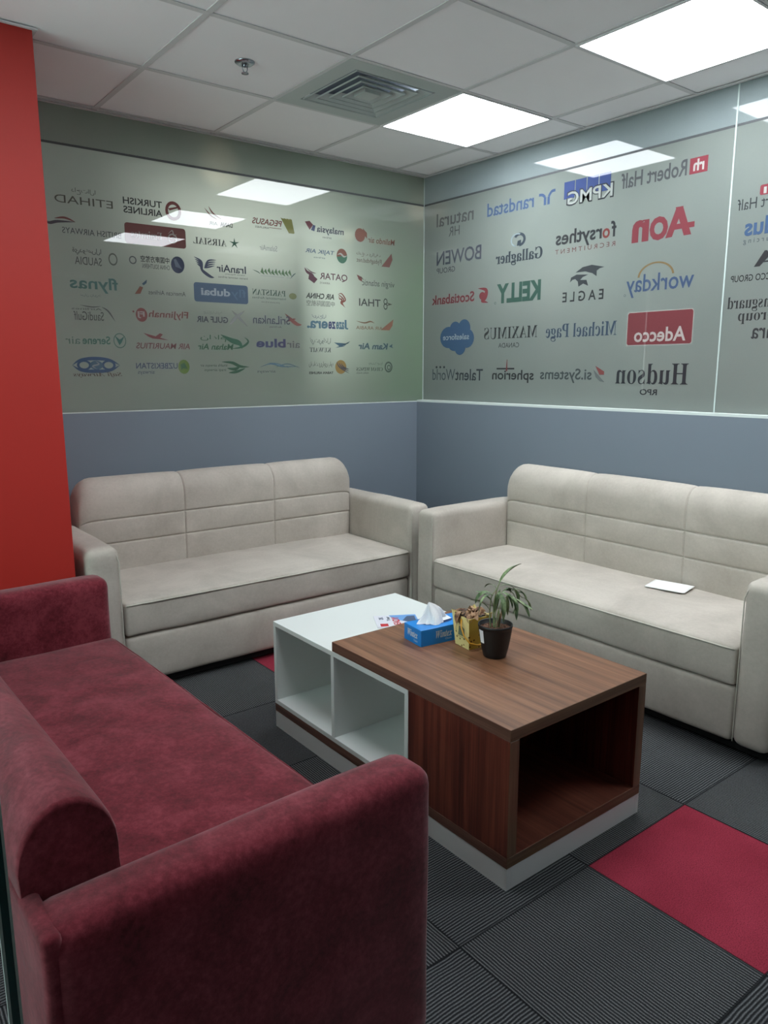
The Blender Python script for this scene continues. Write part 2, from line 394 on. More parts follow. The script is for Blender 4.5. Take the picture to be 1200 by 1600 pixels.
class Decal:
    """one printed logo on a glass pane, read mirrored from this side; coordinates (u, z) on the wall as seen from the room"""
    def __init__(s, axis): s.bm = bmesh.new(); s.axis = axis; s.cols = []; s.lay = 0; s.cnt = 0; s.tf = lambda u, z: (u, z)
    def P(s, u, z, lay):
        u, z = s.tf(u, z); s.lay += 0; e = 0.0004+0.0003*lay+0.000004*s.cnt
        return (u, -e, z) if s.axis == 'x' else (-e, -u, z)
    def mi(s, col):
        if col not in s.cols: s.cols.append(col)
        return s.cols.index(col)
    def face(s, pts, col, lay):
        try:
            f = s.bm.faces.new([s.bm.verts.new(s.P(u, z, lay)) for u, z in pts]); f.material_index = s.mi(col); f.normal_update()
            n = f.normal
            if (n.y if s.axis == 'x' else n.x) > 0: f.normal_flip()
        except ValueError: pass
    def T(s, txt, u0, u1, z0, z1, col, bold=0.0, serif=False, ital=False, lay=2, mirror=True, slant=0.0):
        if serif: txt = ''.join(SERIF.get(c, c) for c in txt)
        if ital: txt = ''.join(ITAL.get(c, c) for c in txt)
        vs, fs = glyphs(txt, bold); k = s.mi(col)
        V = []
        for a, b in vs:
            uu = (u1-a*(u1-u0)) if mirror else (u0+a*(u1-u0))
            uu += slant*(b-0.5)*(-1 if mirror else 1)
            V.append(s.bm.verts.new(s.P(uu, z0+b*(z1-z0), lay)))
        for f in fs:
            try:
                nf = s.bm.faces.new([V[i] for i in f]); nf.material_index = k; nf.normal_update(); n = nf.normal
                if (n.y if s.axis == 'x' else n.x) > 0: nf.normal_flip()
            except ValueError: pass
        return s
    def poly(s, pts, col, lay=1):
        s.cnt += 1; k = s.mi(col); f = s.bm.faces.new([s.bm.verts.new(s.P(u, z, lay)) for u, z in pts]); f.normal_update()
        if (f.normal.y if s.axis == 'x' else f.normal.x) > 0: f.normal_flip()
        r = bmesh.ops.triangulate(s.bm, faces=[f])
        for q in r['faces']: q.material_index = k
        return s
    def rect(s, u0, u1, z0, z1, col, lay=1): return s.poly([(u0, z0), (u1, z0), (u1, z1), (u0, z1)], col, lay)
    def rrect(s, u0, u1, z0, z1, r, col, lay=0, ru=None):
        ru = ru or r; pts = []
        for cx, cz, a0 in ((u1-ru, z1-r, 0), (u0+ru, z1-r, 90), (u0+ru, z0+r, 180), (u1-ru, z0+r, 270)):
            for k in range(5): a = R(a0+22.5*k); pts.append((cx+ru*math.cos(a), cz+r*math.sin(a)))
        return s.poly(pts, col, lay)
    def ell(s, u, z, ru, rz, col, lay=1, a0=0, a1=360, n=20):
        full = a1-a0 >= 360
        pts = [(u+ru*math.cos(R(a0+(a1-a0)*k/n)), z+rz*math.sin(R(a0+(a1-a0)*k/n))) for k in range(n if full else n+1)]
        return s.poly(pts, col, lay)
    def ring(s, u, z, ru, rz, w, col, lay=1, a0=0, a1=360, n=20):
        for k in range(n):
            A = R(a0+(a1-a0)*k/n); B = R(a0+(a1-a0)*(k+1)/n); q = 1-w
            s.poly([(u+ru*math.cos(A), z+rz*math.sin(A)), (u+ru*math.cos(B), z+rz*math.sin(B)), (u+ru*q*math.cos(B), z+rz*q*math.sin(B)), (u+ru*q*math.cos(A), z+rz*q*math.sin(A))], col, lay)
        return s
    def stroke(s, pts, wd, col, lay=1, taper=True, asp=1.0):
        """curved ribbon through the points (asp: u-per-z stretch of the local frame)"""
        P = []
        n = len(pts)
        for i in range(n-1):
            p0 = pts[max(i-1, 0)]; p1 = pts[i]; p2 = pts[i+1]; p3 = pts[min(i+2, n-1)]
            for k in range(5):
                t = k/5; P.append(tuple(0.5*((2*p1[a])+(-p0[a]+p2[a])*t+(2*p0[a]-5*p1[a]+4*p2[a]-p3[a])*t*t+(-p0[a]+3*p1[a]-3*p2[a]+p3[a])*t**3) for a in (0, 1)))
        P.append(pts[-1]); L = []; Q = []
        for i, (x, z) in enumerate(P):
            a = P[max(i-1, 0)]; b = P[min(i+1, len(P)-1)]; dx, dz = (b[0]-a[0])*asp, b[1]-a[1]; l = math.hypot(dx, dz) or 1
            h = wd/2*(max(0.06, math.sin(math.pi*i/(len(P)-1))) if taper else 1)
            L.append((x-dz/l*h/asp, z+dx/l*h)); Q.append((x+dz/l*h/asp, z-dx/l*h))
        for i in range(len(P)-1): s.poly([L[i], L[i+1], Q[i+1], Q[i]], col, lay)
        return s
    def done(s, parent, label):
        o = link('logo_decal', s.bm, [m_print(c, 0.38 if s.axis == 'x' else 0.2) for c in s.cols], parent); o['label'] = label; return o

# --- logos of the left pane: a 6 x 7 grid of cards
CU = [-2.125, -1.782, -1.434, -1.100, -0.748, -0.402]; CZ = [2.180, 2.050, 1.918, 1.790, 1.660, 1.530, 1.400]
CARD = '6f7472'
def card(c, r, col=None, frame=True):
    d = Decal('x'); uc, zc = CU[c], CZ[r]
    d.tf = lambda u, z: (uc+u*0.158, zc+z*0.049)
    if col: d.rrect(-1, 1, -1, 1, 0.28, col, 0, ru=0.09)
    return d
A_ = 3.2
def L(d, lab): d.done(win1, lab)
GR = '4d5351'; NV = '2a3358'; RD = '9c3a34'; TL = '5f9a92'; GN = '2f7d54'; OR = 'a05a40'
d = card(0, 0, frame=False); d.T('ETIHAD', -.85, .85, -.55, .15, '5b5a48').T('\u0627\u0644\u0627\u062a\u062d\u0627\u062f', -.35, .35, .35, .95, '66655a'); L(d, 'olive lettering with small script above')
d = card(1, 0, frame=False); d.T('TURKISH', -1, .25, .1, .75, '22242a', .02).T('AIRLINES', -1, .25, -.75, -.1, '22242a', .02).ring(.62, 0, .27, .95, .35, RD).poly([(.45, .2), (.8, .5), (.75, .3), (.5, 0)], RD); L(d, 'black bold lettering with a red round mark')
d = card(2, 0); d.stroke([(-.35, .95), (-.2, .3), (.1, -.2)], .16, RD, asp=A_).stroke([(-.5, .75), (-.3, .1), (-.05, -.3)], .14, RD, asp=A_).T('DANA', .05, .5, -.95, -.5, '2b2b2e', .03).T('AIR', -.35, -.05, -.9, -.55, '55585a'); L(d, 'red feather mark with small black text')
d = card(3, 0); d.T('PEGASUS', -.85, .3, -.2, .45, RD, .02, slant=-.06).T('AIRLINES', -.75, -.2, -.6, -.4, '33343a').rect(-.2, .3, -.45, -.4, RD)
for a in range(7): d.poly([(.45+.06*a-.18, .8-.1*(a % 2)), (.53+.06*a-.16, .75), (.75+.03*a-.1, -.7), (.6+.03*a, -.8)], '9fa043')
L(d, 'red slanted lettering with a yellow burst')
d = card(4, 0); d.T('malaysia', -.45, .75, -.45, .5, NV, .02).T('airlines', -.2, .2, -.85, -.6, '5c6270').poly([(-.95, .75), (-.75, .9), (-.6, .5), (-.75, -.1), (-.85, .3)], '8b3b4a').poly([(-.6, .5), (-.5, .45), (-.55, -.2), (-.7, -.1)], '3c4d8a'); L(d, 'navy lettering with a red and blue kite mark')
d = card(5, 0); d.ell(-.68, .05, .24, .8, OR).poly([(-.55, .9), (-.35, .4), (-.35, -.3), (-.5, .2)], OR).T('Malindo air', -.3, 1, -.7, .0, OR, .01, slant=-.03); L(d, 'orange-red round bird mark with lettering')
d = card(0, 1, frame=False); d.stroke([(-1.2, .4), (-1.05, .15), (-.8, .35), (-.3, .45)], .28, '4a4050', asp=A_).stroke([(-.9, .6), (-.6, .75), (-.3, .45)], .2, RD, asp=A_).T('BRITISH AIRWAYS', -.7, 1.05, -.65, -.1, '3c4250'); L(d, 'dark lettering under a ribbon mark')
d = card(1, 1, '8f3d35'); d.ring(.55, -.1, .16, .5, .3, 'a8a39a').stroke([(.4, .3), (.55, .7), (.6, .2), (.7, .4)], .12, 'a8a39a', asp=A_).stroke([(.42, -.2), (.6, 0), (.7, -.4)], .12, 'a8a39a', asp=A_).T('Emirates', -.8, .2, -.4, .35, 'a8a39a', serif=True); L(d, 'dark red rounded card with pale emblem')
d = card(2, 1); d.T('AIRSIAL', -.95, .25, -.35, .35, '676b6b', serif=True)
for a in range(5):
    q = R(90+72*a); d.poly([(.55+.04*math.cos(q+1.57), .1+.12*math.sin(q+1.57)), (.55+.2*math.cos(q), .1+.6*math.sin(q)), (.55+.04*math.cos(q-1.57), .1+.12*math.sin(q-1.57))], '2f7a5e')
L(d, 'grey lettering with a green star')
d = card(3, 1); d.T('SalamAir', -.6, .1, -.3, .3, '8a9092'); L(d, 'very faint grey lettering')
d = card(4, 1); d.T('TAJIK AIR', -.95, .3, -.15, .45, '5577a0', .01, slant=-.05).T('airlines', -.6, -.1, -.55, -.35, '6b7f95').ell(.66, 0, .24, .85, OR, 1, 10, 190).ell(.66, 0, .24, .85, '3d8a68', 1, 190, 370).stroke([(.45, .1), (.6, .25), (.75, -.05), (.9, .1)], .22, 'b3b2a8', 2, asp=A_); L(d, 'blue slanted lettering with an orange and green ball')
d = card(5, 1); d.T('\u0641\u0644\u0627\u064a \u0628\u063a\u062f\u0627\u062f', -.85, .3, .2, .75, '7a5148').T('Flybaghdad.net', -.85, .35, -.65, .05, '7a5148').poly([(.35, -.75), (.85, .95), (.9, .2), (.75, -.75)], '8c4c3e'); L(d, 'brown lettering with a brown tail fin')
d = card(0, 2); d.T('\u0627\u0644\u0633\u0639\u0648\u062f\u064a\u0629', -.45, .4, .15, .85, '4a4e4e', .01).T('SAUDIA', -.4, .4, -.75, .0, '5c5f5d').ring(.75, 0, .14, .6, .25, '7c8478'); L(d, 'grey script over capital lettering')
d = card(1, 2); d.T('\u4e2d\u56fd\u5357\u65b9\u822a\u7a7a', -.55, .4, .0, .65, '33363c', .02).T('CHINA SOUTHERN', -.5, .4, -.6, -.15, '4c5058').ell(.68, 0, .23, .85, '223a66', 1).poly([(.55, .5), (.62, .6), (.82, -.4), (.6, -.2)], '7f8fa6', 2).ring(-.8, .1, .12, .4, .3, '757b80'); L(d, 'black characters with a dark blue ball')
d = card(2, 2); d.T('IranAir', -.15, .95, -.35, .45, NV, .015).T('Islamic Republic', .15, .9, -.62, -.45, '555b66').T('Iranian national airlines', -.1, 1, -.95, -.75, '555b66')
for a in range(4): d.stroke([(-.95+.03*a, 1.0-.22*a), (-.7, .6-.2*a), (-.65, .0-.1*a)], .2, '34416e', asp=A_)
for a in range(4): d.stroke([(-.15-.02*a, .85-.2*a), (-.45, .7-.22*a), (-.6, -.1)], .17, '34416e', asp=A_)
d.stroke([(-.75, .1), (-.65, -.4), (-.4, -.9), (-.25, -1.0)], .35, '34416e', asp=A_); L(d, 'navy winged bird with lettering')
d = card(3, 2)
for a in range(9): d.poly([(-.6+.14*a, .0+.1*(a % 3)), (-.52+.14*a, .55-.12*(a % 2)), (-.44+.14*a, -.25)], '6d9a68')
d.stroke([(-.9, .2), (-.7, .0), (-.6, -.2)], .1, '5b7f70', asp=A_).stroke([(.6, -.5), (.75, .0), (.85, .2)], .12, '4d6d78', asp=A_).rect(-.6, .35, -.42, -.34, 'b9c0bd').rect(.45, .7, -.42, -.34, 'b9c0bd'); L(d, 'green skyline mark on a white line')
d = card(4, 2); d.T('QATAR', -.35, .9, -.35, .55, '722f4e', .01, serif=False).T('AIRWAYS', -.35, .1, -.75, -.52, '6a5560').stroke([(-1, .95), (-.9, .5), (-.65, .1), (-.6, -.7)], .35, '6e2c48', asp=A_).poly([(-.8, .5), (-.45, -.25), (-.6, -.75), (-.85, -.3)], '6e2c48').stroke([(-.95, .95), (-.7, .5), (-.5, .4)], .12, '6e2c48', asp=A_); L(d, 'maroon lettering with an antelope head mark')
d = card(5, 2); d.T('virgin atlantic', -.6, 1, -.75, .2, '55575a').poly([(-.85, .7), (-.6, .45), (-.6, -.1), (-.75, .1)], '9a4a45').stroke([(-.8, .2), (-.65, .4), (-.5, .1)], .12, '6c4a48', asp=A_); L(d, 'grey lettering with a small red mark')
d = card(0, 3); d.T('flynas', -.6, .85, -.75, .75, TL, .015).T('\u0637\u064a\u0631\u0627\u0646 \u0646\u0627\u0633', -.3, .3, -1.2, -.85, '7fa09a'); L(d, 'teal rounded lettering')
d = card(1, 3); d.T('American Airlines', -.35, .9, -.55, -.1, '5c6066').poly([(-.55, .45), (-.38, .9), (-.4, .55), (-.5, .3)], '4a7796').poly([(-.8, -.6), (-.62, .2), (-.52, .1), (-.62, -.55)], OR); L(d, 'small grey lettering with a blue and red tail mark')
d = card(2, 3, '4f7398'); d.T('fly', .35, .92, -.6, .55, '6d92b5').T('dubai', -.75, .32, -.3, .5, 'a9b7c1', .03); L(d, 'blue rounded card with pale lettering')
d = card(3, 3); d.T('PAKISTAN', -.95, .4, .1, .75, '41695c', serif=True).T('International Airlines', -.95, .4, -.3, -.05, '54756a').T('great people to fly with', -.6, .15, -.75, -.55, '6c8078').ell(.7, .2, .16, .35, '8d965a'); L(d, 'dark green lettering with a yellow-green patch')
d = card(4, 3); d.T('AIR CHINA', -.95, .3, .1, .75, '2b2c30', .03, slant=-.05).T('\u4e2d\u56fd\u56fd\u9645\u822a\u7a7a', -.95, .3, -.75, -.1, '5a5c5e')
for a in range(3): d.stroke([(.45+.03*a, .75), (.62-.05*a, .9-.3*a), (.8-.08*a, .2), (.66-.04*a, -.2), (.8-.06*a, -.8+.15*a)], .18, 'a8503c', asp=A_)
L(d, 'black bold lettering with a red curled mark')
d = card(5, 3); d.T('THAI', -.75, .3, -.4, .5, '3a3d42', .01).ring(.55, .3, .1, .4, .35, '3f4a44').ring(.55, -.3, .1, .4, .35, '3f4a44').poly([(.55, .25), (.9, .0), (.55, -.25), (.72, .0)], '5c5648'); L(d, 'dark capital lettering with a petal mark')
d = card(0, 4); d.T('SaudiGulf', -.55, .35, -.75, .1, '5a5f5e').stroke([(-.35, .7), (0, .55), (.3, .65)], .1, '6d7271', asp=A_).stroke([(.3, .6), (.5, .2), (.7, -.8)], .15, '6d7271', asp=A_).T('Airlines', -.6, .3, .25, .45, '7a807e'); L(d, 'grey lettering with a thin arc')
d = card(1, 4); d.T('FlyJinnah', -.38, .95, -.4, .5, 'a04844', .015, slant=-.04).ell(-.62, .0, .19, .7, 'a04844', 1).T('FJ', -.75, -.52, -.35, .35, 'b0aaa2', .03, lay=3).ell(-.88, .3, .03, .1, 'a04844'); L(d, 'red lettering with a red ball')
d = card(2, 4); d.T('GULF AIR', -.95, .2, -.5, .15, '2b3350', .02).stroke([(.25, -.7), (.45, .0), (.85, .95)], .4, '8e928e', asp=A_).stroke([(.35, .9), (.6, .2), (.95, -.8)], .3, '8a8e8a', asp=A_).T('\u0637\u064a\u0631\u0627\u0646 \u0627\u0644\u062e\u0644\u064a\u062c', -.7, .0, .35, .75, '8b8f8c'); L(d, 'navy lettering with a faint falcon')
d = card(3, 4); d.T('SriLankan', -.95, .55, -.4, .55, '41466c', .005).T('Airlines', -.3, .2, -.8, -.6, '6a6d75').stroke([(.35, .85), (.6, .2), (.85, -.3), (1.05, -.35)], .45, 'a25040', asp=A_).stroke([(.35, -.1), (.65, .2), (.8, .3)], .2, 'a25040', asp=A_); L(d, 'violet grey lettering with a red plume')
d = card(4, 4); d.T('J', .75, .92, -.7, .45, '5f92ad', .03).T('aze', .35, .73, -.7, .2, '5f92ad', .03).T('ze', -.0, .33, -.7, .2, '3d4a8e', .03).T('era.', -.95, -.02, -.7, .2, '5f92ad', .03).T('\u0627\u0644\u062c\u0632\u064a\u0631\u0629', -.75, -.1, .4, .95, '4a5684'); L(d, 'light blue and indigo heavy lettering')
d = card(5, 4); d.stroke([(-.9, .4), (-.5, .2), (-.2, .4), (.0, .2)], .18, 'ab7a5a', asp=A_).T('AIR ARABIA', -.9, .4, -.6, -.2, 'ab7448').poly([(.3, -.6), (.95, .8), (.9, -.0), (.75, -.6)], 'b0704c'); L(d, 'orange script with an orange tail')
d = card(0, 5); d.T('Serene', -.35, .5, -.4, .4, '5a9a88', .02).T('air', -.85, -.42, -.4, .3, '7aa294').ring(.8, 0, .2, .75, .12, '5f9c90').poly([(.65, .5), (.78, -.45), (.85, -.2), (.95, .45), (.8, .1)], '3f8e80'); L(d, 'teal lettering with a ringed bird')
d = card(1, 5); d.T('AIR MAURITIUS', -.85, .98, -.75, -.15, '97424a', .01, slant=-.04).poly([(-.6, .85), (-.1, .45), (.25, .15), (-.3, .3), (-.45, .5)], 'a04448').poly([(-.3, .3), (-.05, .85), (.05, .75), (-.05, .4)], 'a04448'); L(d, 'red lettering with a red bird')
d = card(2, 5); d.T('Mahan Air', -.95, .35, -.75, -.1, GN, .02, slant=-.05).T('\u0645\u0627\u0647\u0627\u0646', -.85, .1, .1, .85, GN).stroke([(-.1, .9), (.3, .3), (.6, .0), (.7, -.6)], .6, '2a7a56', asp=A_).stroke([(.3, -.6), (.7, -.4), (.95, .2), (.8, .7)], .25, '2a7a56', asp=A_); L(d, 'green lettering with green leaves')
d = card(3, 5); d.T('air', .4, .95, -.4, .4, '85878c', .01).T('blue', -.85, .35, -.4, .6, '3e457f', .03); L(d, 'indigo and grey bold lettering')
d = card(4, 5); d.T('KUWAIT', -.85, .1, -.85, -.3, '5a6068', serif=True).T('\u0627\u0644\u0643\u0648\u064a\u062a\u064a\u0629', -.85, .1, .0, .85, '4e555e').poly([(.25, .35), (.9, .25), (1.0, .55), (.75, -.0), (.5, -.1)], '4a7a94').poly([(.3, -.3), (.55, .0), (.75, -.1), (.5, -.2)], '4a7a94'); L(d, 'grey lettering with a blue bird')
d = card(5, 5); d.T('Kam Air', -.8, .65, -.4, .4, '3e6f80', .03, slant=-.05).poly([(.72, .0), (.9, .35), (.88, .0), (.95, -.2)], '3e6f80'); L(d, 'blue-green bold lettering')
d = card(0, 6)
d.stroke([(-.7, .2), (-.45, .7), (0, .85), (.45, .7), (.75, .2)], .35, '3c6a9a', asp=A_).stroke([(-.7, .2), (-.45, -.3), (0, -.4), (.45, -.3), (.75, .2)], .35, '3c6a9a', asp=A_).ring(-.35, .2, .22, .5, .35, '3c6a9a').ring(.4, .2, .22, .5, .35, '3c6a9a').ell(.02, .2, .2, .45, '5f8ba6').stroke([(.0, .6), (.1, .3), (-.1, .1), (.05, -.2)], .15, 'a0aaa8', 2, asp=A_).T('Safi Airways', -.7, .8, -1.0, -.5, '80685c', ital=True); L(d, 'blue oval emblem over brown lettering')
d = card(1, 6); d.T('UZBEKISTAN', -.9, .5, -.15, .45, '4d6592', .01).T('airways', -.85, -.3, -.8, -.3, '5d7292', slant=-.03).ell(.72, .05, .2, .75, '7fa23c', 1).poly([(.6, .3), (.75, .5), (.85, -.2), (.7, -.1), (.62, -.3)], '3c7a4a', 2); L(d, 'blue lettering with a lime green ball')
d = card(2, 6); d.T('khalifa airways air', -.9, .1, .0, .35, '2f6a50').T('iraqi airways', -.75, .05, -.5, -.15, '2f6a50').stroke([(-.1, .6), (.3, .5), (.6, .1), (.95, .05)], .35, '1f6e48', asp=A_).stroke([(.1, -.1), (.4, -.2), (.6, .1)], .35, '1f6e48', asp=A_).stroke([(.15, -.6), (.45, -.5), (.8, -.1)], .3, '1f6e48', asp=A_); L(d, 'small dark green lettering with a green bird')
d = card(3, 6); d.stroke([(-.75, -.0), (-.3, .4), (.2, .1), (.9, .1)], .16, '5f8aa2', asp=A_).stroke([(-.4, .5), (.0, .4), (.5, -.1)], .12, '6f93a6', asp=A_).stroke([(-.1, .0), (.4, .4), (.95, -.1)], .12, '6f93a6', asp=A_).T('airways', -.85, -.1, -.7, -.3, '6c7580'); L(d, 'thin light blue waves over grey lettering')
d = card(4, 6); d.T('TABAN AIRLINES', -.9, .2, -.8, -.5, '2c2c2e', .03).T('\u0647\u0648\u0627\u067e\u06cc\u0645\u0627\u06cc\u06cc \u062a\u0627\u0628\u0627\u0646', -.9, .2, -.1, .7, '3a3b3d').ell(.55, .05, .26, .85, 'c29a3e', 1)
for a in range(3): d.stroke([(.35+.1*a, .7-.1*a), (.5+.1*a, .0), (.95+.0*a, -.75+.25*a)], .16, '3c3b52', 2, asp=A_)
L(d, 'black lettering with a yellow sun')
d = card(5, 6); d.T('CHAM WINGS', -.9, .4, -.45, .0, '53685a', serif=True).T('AIRLINES', -.9, -.3, -.8, -.6, '63746a').T('\u0623\u062c\u0646\u062d\u0629 \u0627\u0644\u0634\u0627\u0645', -.3, .4, .3, .7, '5c7064').ring(.7, .05, .2, .7, .3, '63786a').ring(.72, .0, .1, .35, .4, '63786a'); L(d, 'grey-green lettering with a ring mark')

# --- logos of the right panes (u = distance from the corner)
def Rr(d, lab, par=None): d.done(par or win2, lab)
DK = '23292e'; BL = '4a6a9a'
d = Decal('y'); d.T('natural', .121, .449, 2.262, 2.341, '6f7272', .01).T('HR', .234, .331, 2.194, 2.249, '6c6f70'); Rr(d, 'soft grey lettering in two lines')
d = Decal('y'); d.T('randstad', .562, .915, 2.258, 2.332, '4f6f9e', .012)
d.rect(.985, 1.001, 2.256, 2.296, BL).rect(1.010, 1.026, 2.256, 2.296, BL).stroke([(.95, 2.313), (.975, 2.310), (.993, 2.296)], .014, BL, taper=False).stroke([(1.062, 2.321), (1.037, 2.318), (1.018, 2.296)], .014, BL, taper=False); Rr(d, 'blue lettering with a forked mark')
d = Decal('y')
for a in range(4): d.rect(1.121+.0737*a, 1.121+.0737*a+.068, 2.262, 2.347, '3f5799')
d.T('KPMG', 1.139, 1.431, 2.224, 2.300, '30343c', .05, lay=2).T('KPMG', 1.146, 1.424, 2.231, 2.294, 'a2a8a3', .016, lay=3); Rr(d, 'outlined capitals over four blue squares')
d = Decal('y'); d.T('Robert Half', 1.472, 1.819, 2.251, 2.323, '63666a', .015).rect(1.832, 1.919, 2.251, 2.319, 'a63a4a').T('rh', 1.850, 1.902, 2.262, 2.312, 'b9b4b0', .03); Rr(d, 'grey lettering beside a red square')
d = Decal('y'); d.T('f', 1.425, 1.457, 2.036, 2.112, '2c3036', .02).T('o', 1.376, 1.420, 2.034, 2.082, '9a4440', .02).T('rsythes', 1.078, 1.372, 2.014, 2.108, '2c3036', .02).T('R E C R U I T M E N T', 1.077, 1.455, 1.991, 2.014, '8a4a48'); Rr(d, 'black and red lettering in two lines')
d = Decal('y'); AR = '9c3c48'
d.T('n', 1.549, 1.641, 1.990, 2.092, AR, .05).T('O', 1.645, 1.742, 1.986, 2.094, AR, .055)
d.poly([(1.731, 1.990), (1.765, 1.992), (1.815, 2.121), (1.78, 2.121)], AR).poly([(1.862, 1.991), (1.825, 1.991), (1.775, 2.121), (1.812, 2.121)], AR).rect(1.775, 1.875, 2.022, 2.046, AR); Rr(d, 'thick red lettering')
d = Decal('y'); d.T('Gallagher', .640, .989, 1.968, 2.048, '2b3c4a', .01, serif=True).ring(.818, 2.102, .046, .037, .38, '3a4a58', 1, -90, 150).ring(.80, 2.102, .048, .037, .2, '8fa0a4', 1, 60, 260).poly([(.80, 2.070), (.83, 2.070), (.83, 2.100), (.805, 2.096)], '2f4250'); Rr(d, 'dark slate lettering under a round mark')
d = Decal('y'); d.T('BOWEN', .125, .520, 2.030, 2.114, '4d5566', .012).T('GROUP', .126, .295, 1.982, 2.014, '3f4650'); Rr(d, 'slate grey capitals in two lines')
d = Decal('y'); d.T('KELLY', .655, .986, 1.764, 1.873, '2f6354', .045).ring(.643, 1.768, .008, .007, .3, '4d7468'); Rr(d, 'heavy dark green capitals')
d = Decal('y'); d.T('Scotiabank', .083, .468, 1.792, 1.852, '9a3440', .02)
d.stroke([(.50, 1.863), (.565, 1.85), (.56, 1.81), (.535, 1.79), (.585, 1.776)], .03, '9a3440').ell(.535, 1.818, .025, .022, '9a3440'); Rr(d, 'red lettering with a curled mark')
d = Decal('y'); CB = '3c6893'
for cu, cz, ru, rz in ((.245, 1.585, .078, .066), (.305, 1.635, .05, .045), (.385, 1.635, .055, .055), (.41, 1.575, .063, .058), (.35, 1.530, .052, .055), (.30, 1.545, .06, .045), (.33, 1.585, .10, .055)): d.ell(cu, cz, ru, rz, CB, 1)
d.T('salesforce', .194, .430, 1.569, 1.605, 'a6b4bd', .012, lay=3); Rr(d, 'blue cloud with pale lettering')
d = Decal('y'); d.T('MAXIMUS', .559, .972, 1.562, 1.630, DK, -.004, serif=True).T('CANADA', .678, .839, 1.511, 1.538, '363b40'); Rr(d, 'black serif capitals in two lines')
d = Decal('y'); d.T('World', .097, .310, 1.319, 1.389, '5b6a72').T('Talent', .313, .555, 1.319, 1.389, '34404a', .012)
for k in range(3): d.ell(.135+.036*k, 1.401, .009, .007, '34404a')
Rr(d, 'slate two-weight lettering with three dots')
d = Decal('y'); d.T('spherion', .633, .956, 1.310, 1.383, DK, .015).rect(.668, .808, 1.386, 1.395, DK).poly([(.742, 1.376), (.754, 1.376), (.752, 1.443), (.748, 1.443)], 'a04048', 2); Rr(d, 'black lettering under a cross line')
d = Decal('y'); d.T('si.Systems', 1.003, 1.351, 1.314, 1.390, '4d5a5c', .014).poly([(1.372, 1.404), (1.428, 1.375), (1.428, 1.358), (1.40, 1.358)], '9a4a48').poly([(1.361, 1.385), (1.378, 1.345), (1.405, 1.325), (1.432, 1.321), (1.405, 1.345)], '7d8685'); Rr(d, 'grey lettering with a red and grey leaf')
d = Decal('y'); d.T('Hudson', 1.499, 1.897, 1.313, 1.412, '1e2630', -.004, serif=True).T('RPO', 1.644, 1.740, 1.261, 1.290, '2b3138', .02); Rr(d, 'large black serif lettering')
d = Decal('y'); d.T('E A G L E', 1.138, 1.400, 1.738, 1.790, DK, .015)
EG = '3a4248'
d.poly([(1.218, 1.885), (1.262, 1.908), (1.32, 1.914), (1.398, 1.896), (1.37, 1.892), (1.352, 1.882), (1.352, 1.855), (1.325, 1.872), (1.28, 1.885)], EG).poly([(1.184, 1.838), (1.19, 1.862), (1.225, 1.874), (1.30, 1.868), (1.265, 1.858), (1.25, 1.845), (1.29, 1.842), (1.302, 1.812), (1.27, 1.825), (1.24, 1.812), (1.235, 1.838), (1.218, 1.852), (1.20, 1.85)], EG); Rr(d, 'dark bird head over spaced capitals')
d = Decal('y'); d.T('workday', 1.533, 1.892, 1.731, 1.838, '44618c', .01).ring(1.692, 1.822, .098, .068, .11, '9c8152', 1, 5, 178).ring(1.527, 1.745, .006, .006, .3, '6b7884'); Rr(d, 'blue lettering under an ochre arc')
d = Decal('y'); d.T('Michael Page', 1.033, 1.490, 1.535, 1.628, '3f5872', -.002, serif=True); Rr(d, 'slate blue serif lettering')
d = Decal('y'); d.rrect(1.549, 1.905, 1.500, 1.663, .014, 'a9a8a2', 0).rrect(1.553, 1.901, 1.504, 1.659, .012, '8f3840', 1).T('Adecco', 1.594, 1.870, 1.517, 1.585, 'b5a8a4', .02, lay=3); Rr(d, 'dark red rounded card with pale lettering')
d = Decal('y'); d.T('Robert Half', 2.071, 2.32, 2.058, 2.104, '33383e').rrect(2.164, 2.23, 2.107, 2.148, .008, 'a63a4a', 1).rect(2.180, 2.192, 2.112, 2.138, 'b5b5b0', 2); Rr(d, 'thin dark lettering under a red mark', win3)
d = Decal('y'); d.T('indus', 2.111, 2.31, 1.948, 2.022, '456a98', .025).T('o u t s o u r c i n g', 2.110, 2.33, 1.912, 1.938, '68757e'); Rr(d, 'blue bold lettering in two lines', win3)
d = Decal('y'); d.poly([(2.165, 1.817), (2.19, 1.817), (2.222, 1.85), (2.206, 1.880)], DK).poly([(2.206, 1.880), (2.216, 1.880), (2.265, 1.817), (2.24, 1.817)], DK).rect(2.20, 2.25, 1.832, 1.838, DK).T('THE ADECCO GROUP', 2.067, 2.36, 1.760, 1.788, DK, .01); Rr(d, 'dark peak mark over small capitals', win3)
d = Decal('y'); d.T('Transguard', 2.061, 2.335, 1.632, 1.697, DK, -.004, serif=True).T('Group', 2.114, 2.285, 1.580, 1.640, DK, -.004, serif=True); Rr(d, 'black serif lettering in two lines', win3)
d = Decal('y'); d.T('Artemra', 2.179, 2.45, 1.515, 1.582, '2f353a', .01); Rr(d, 'plain dark lettering', win3)

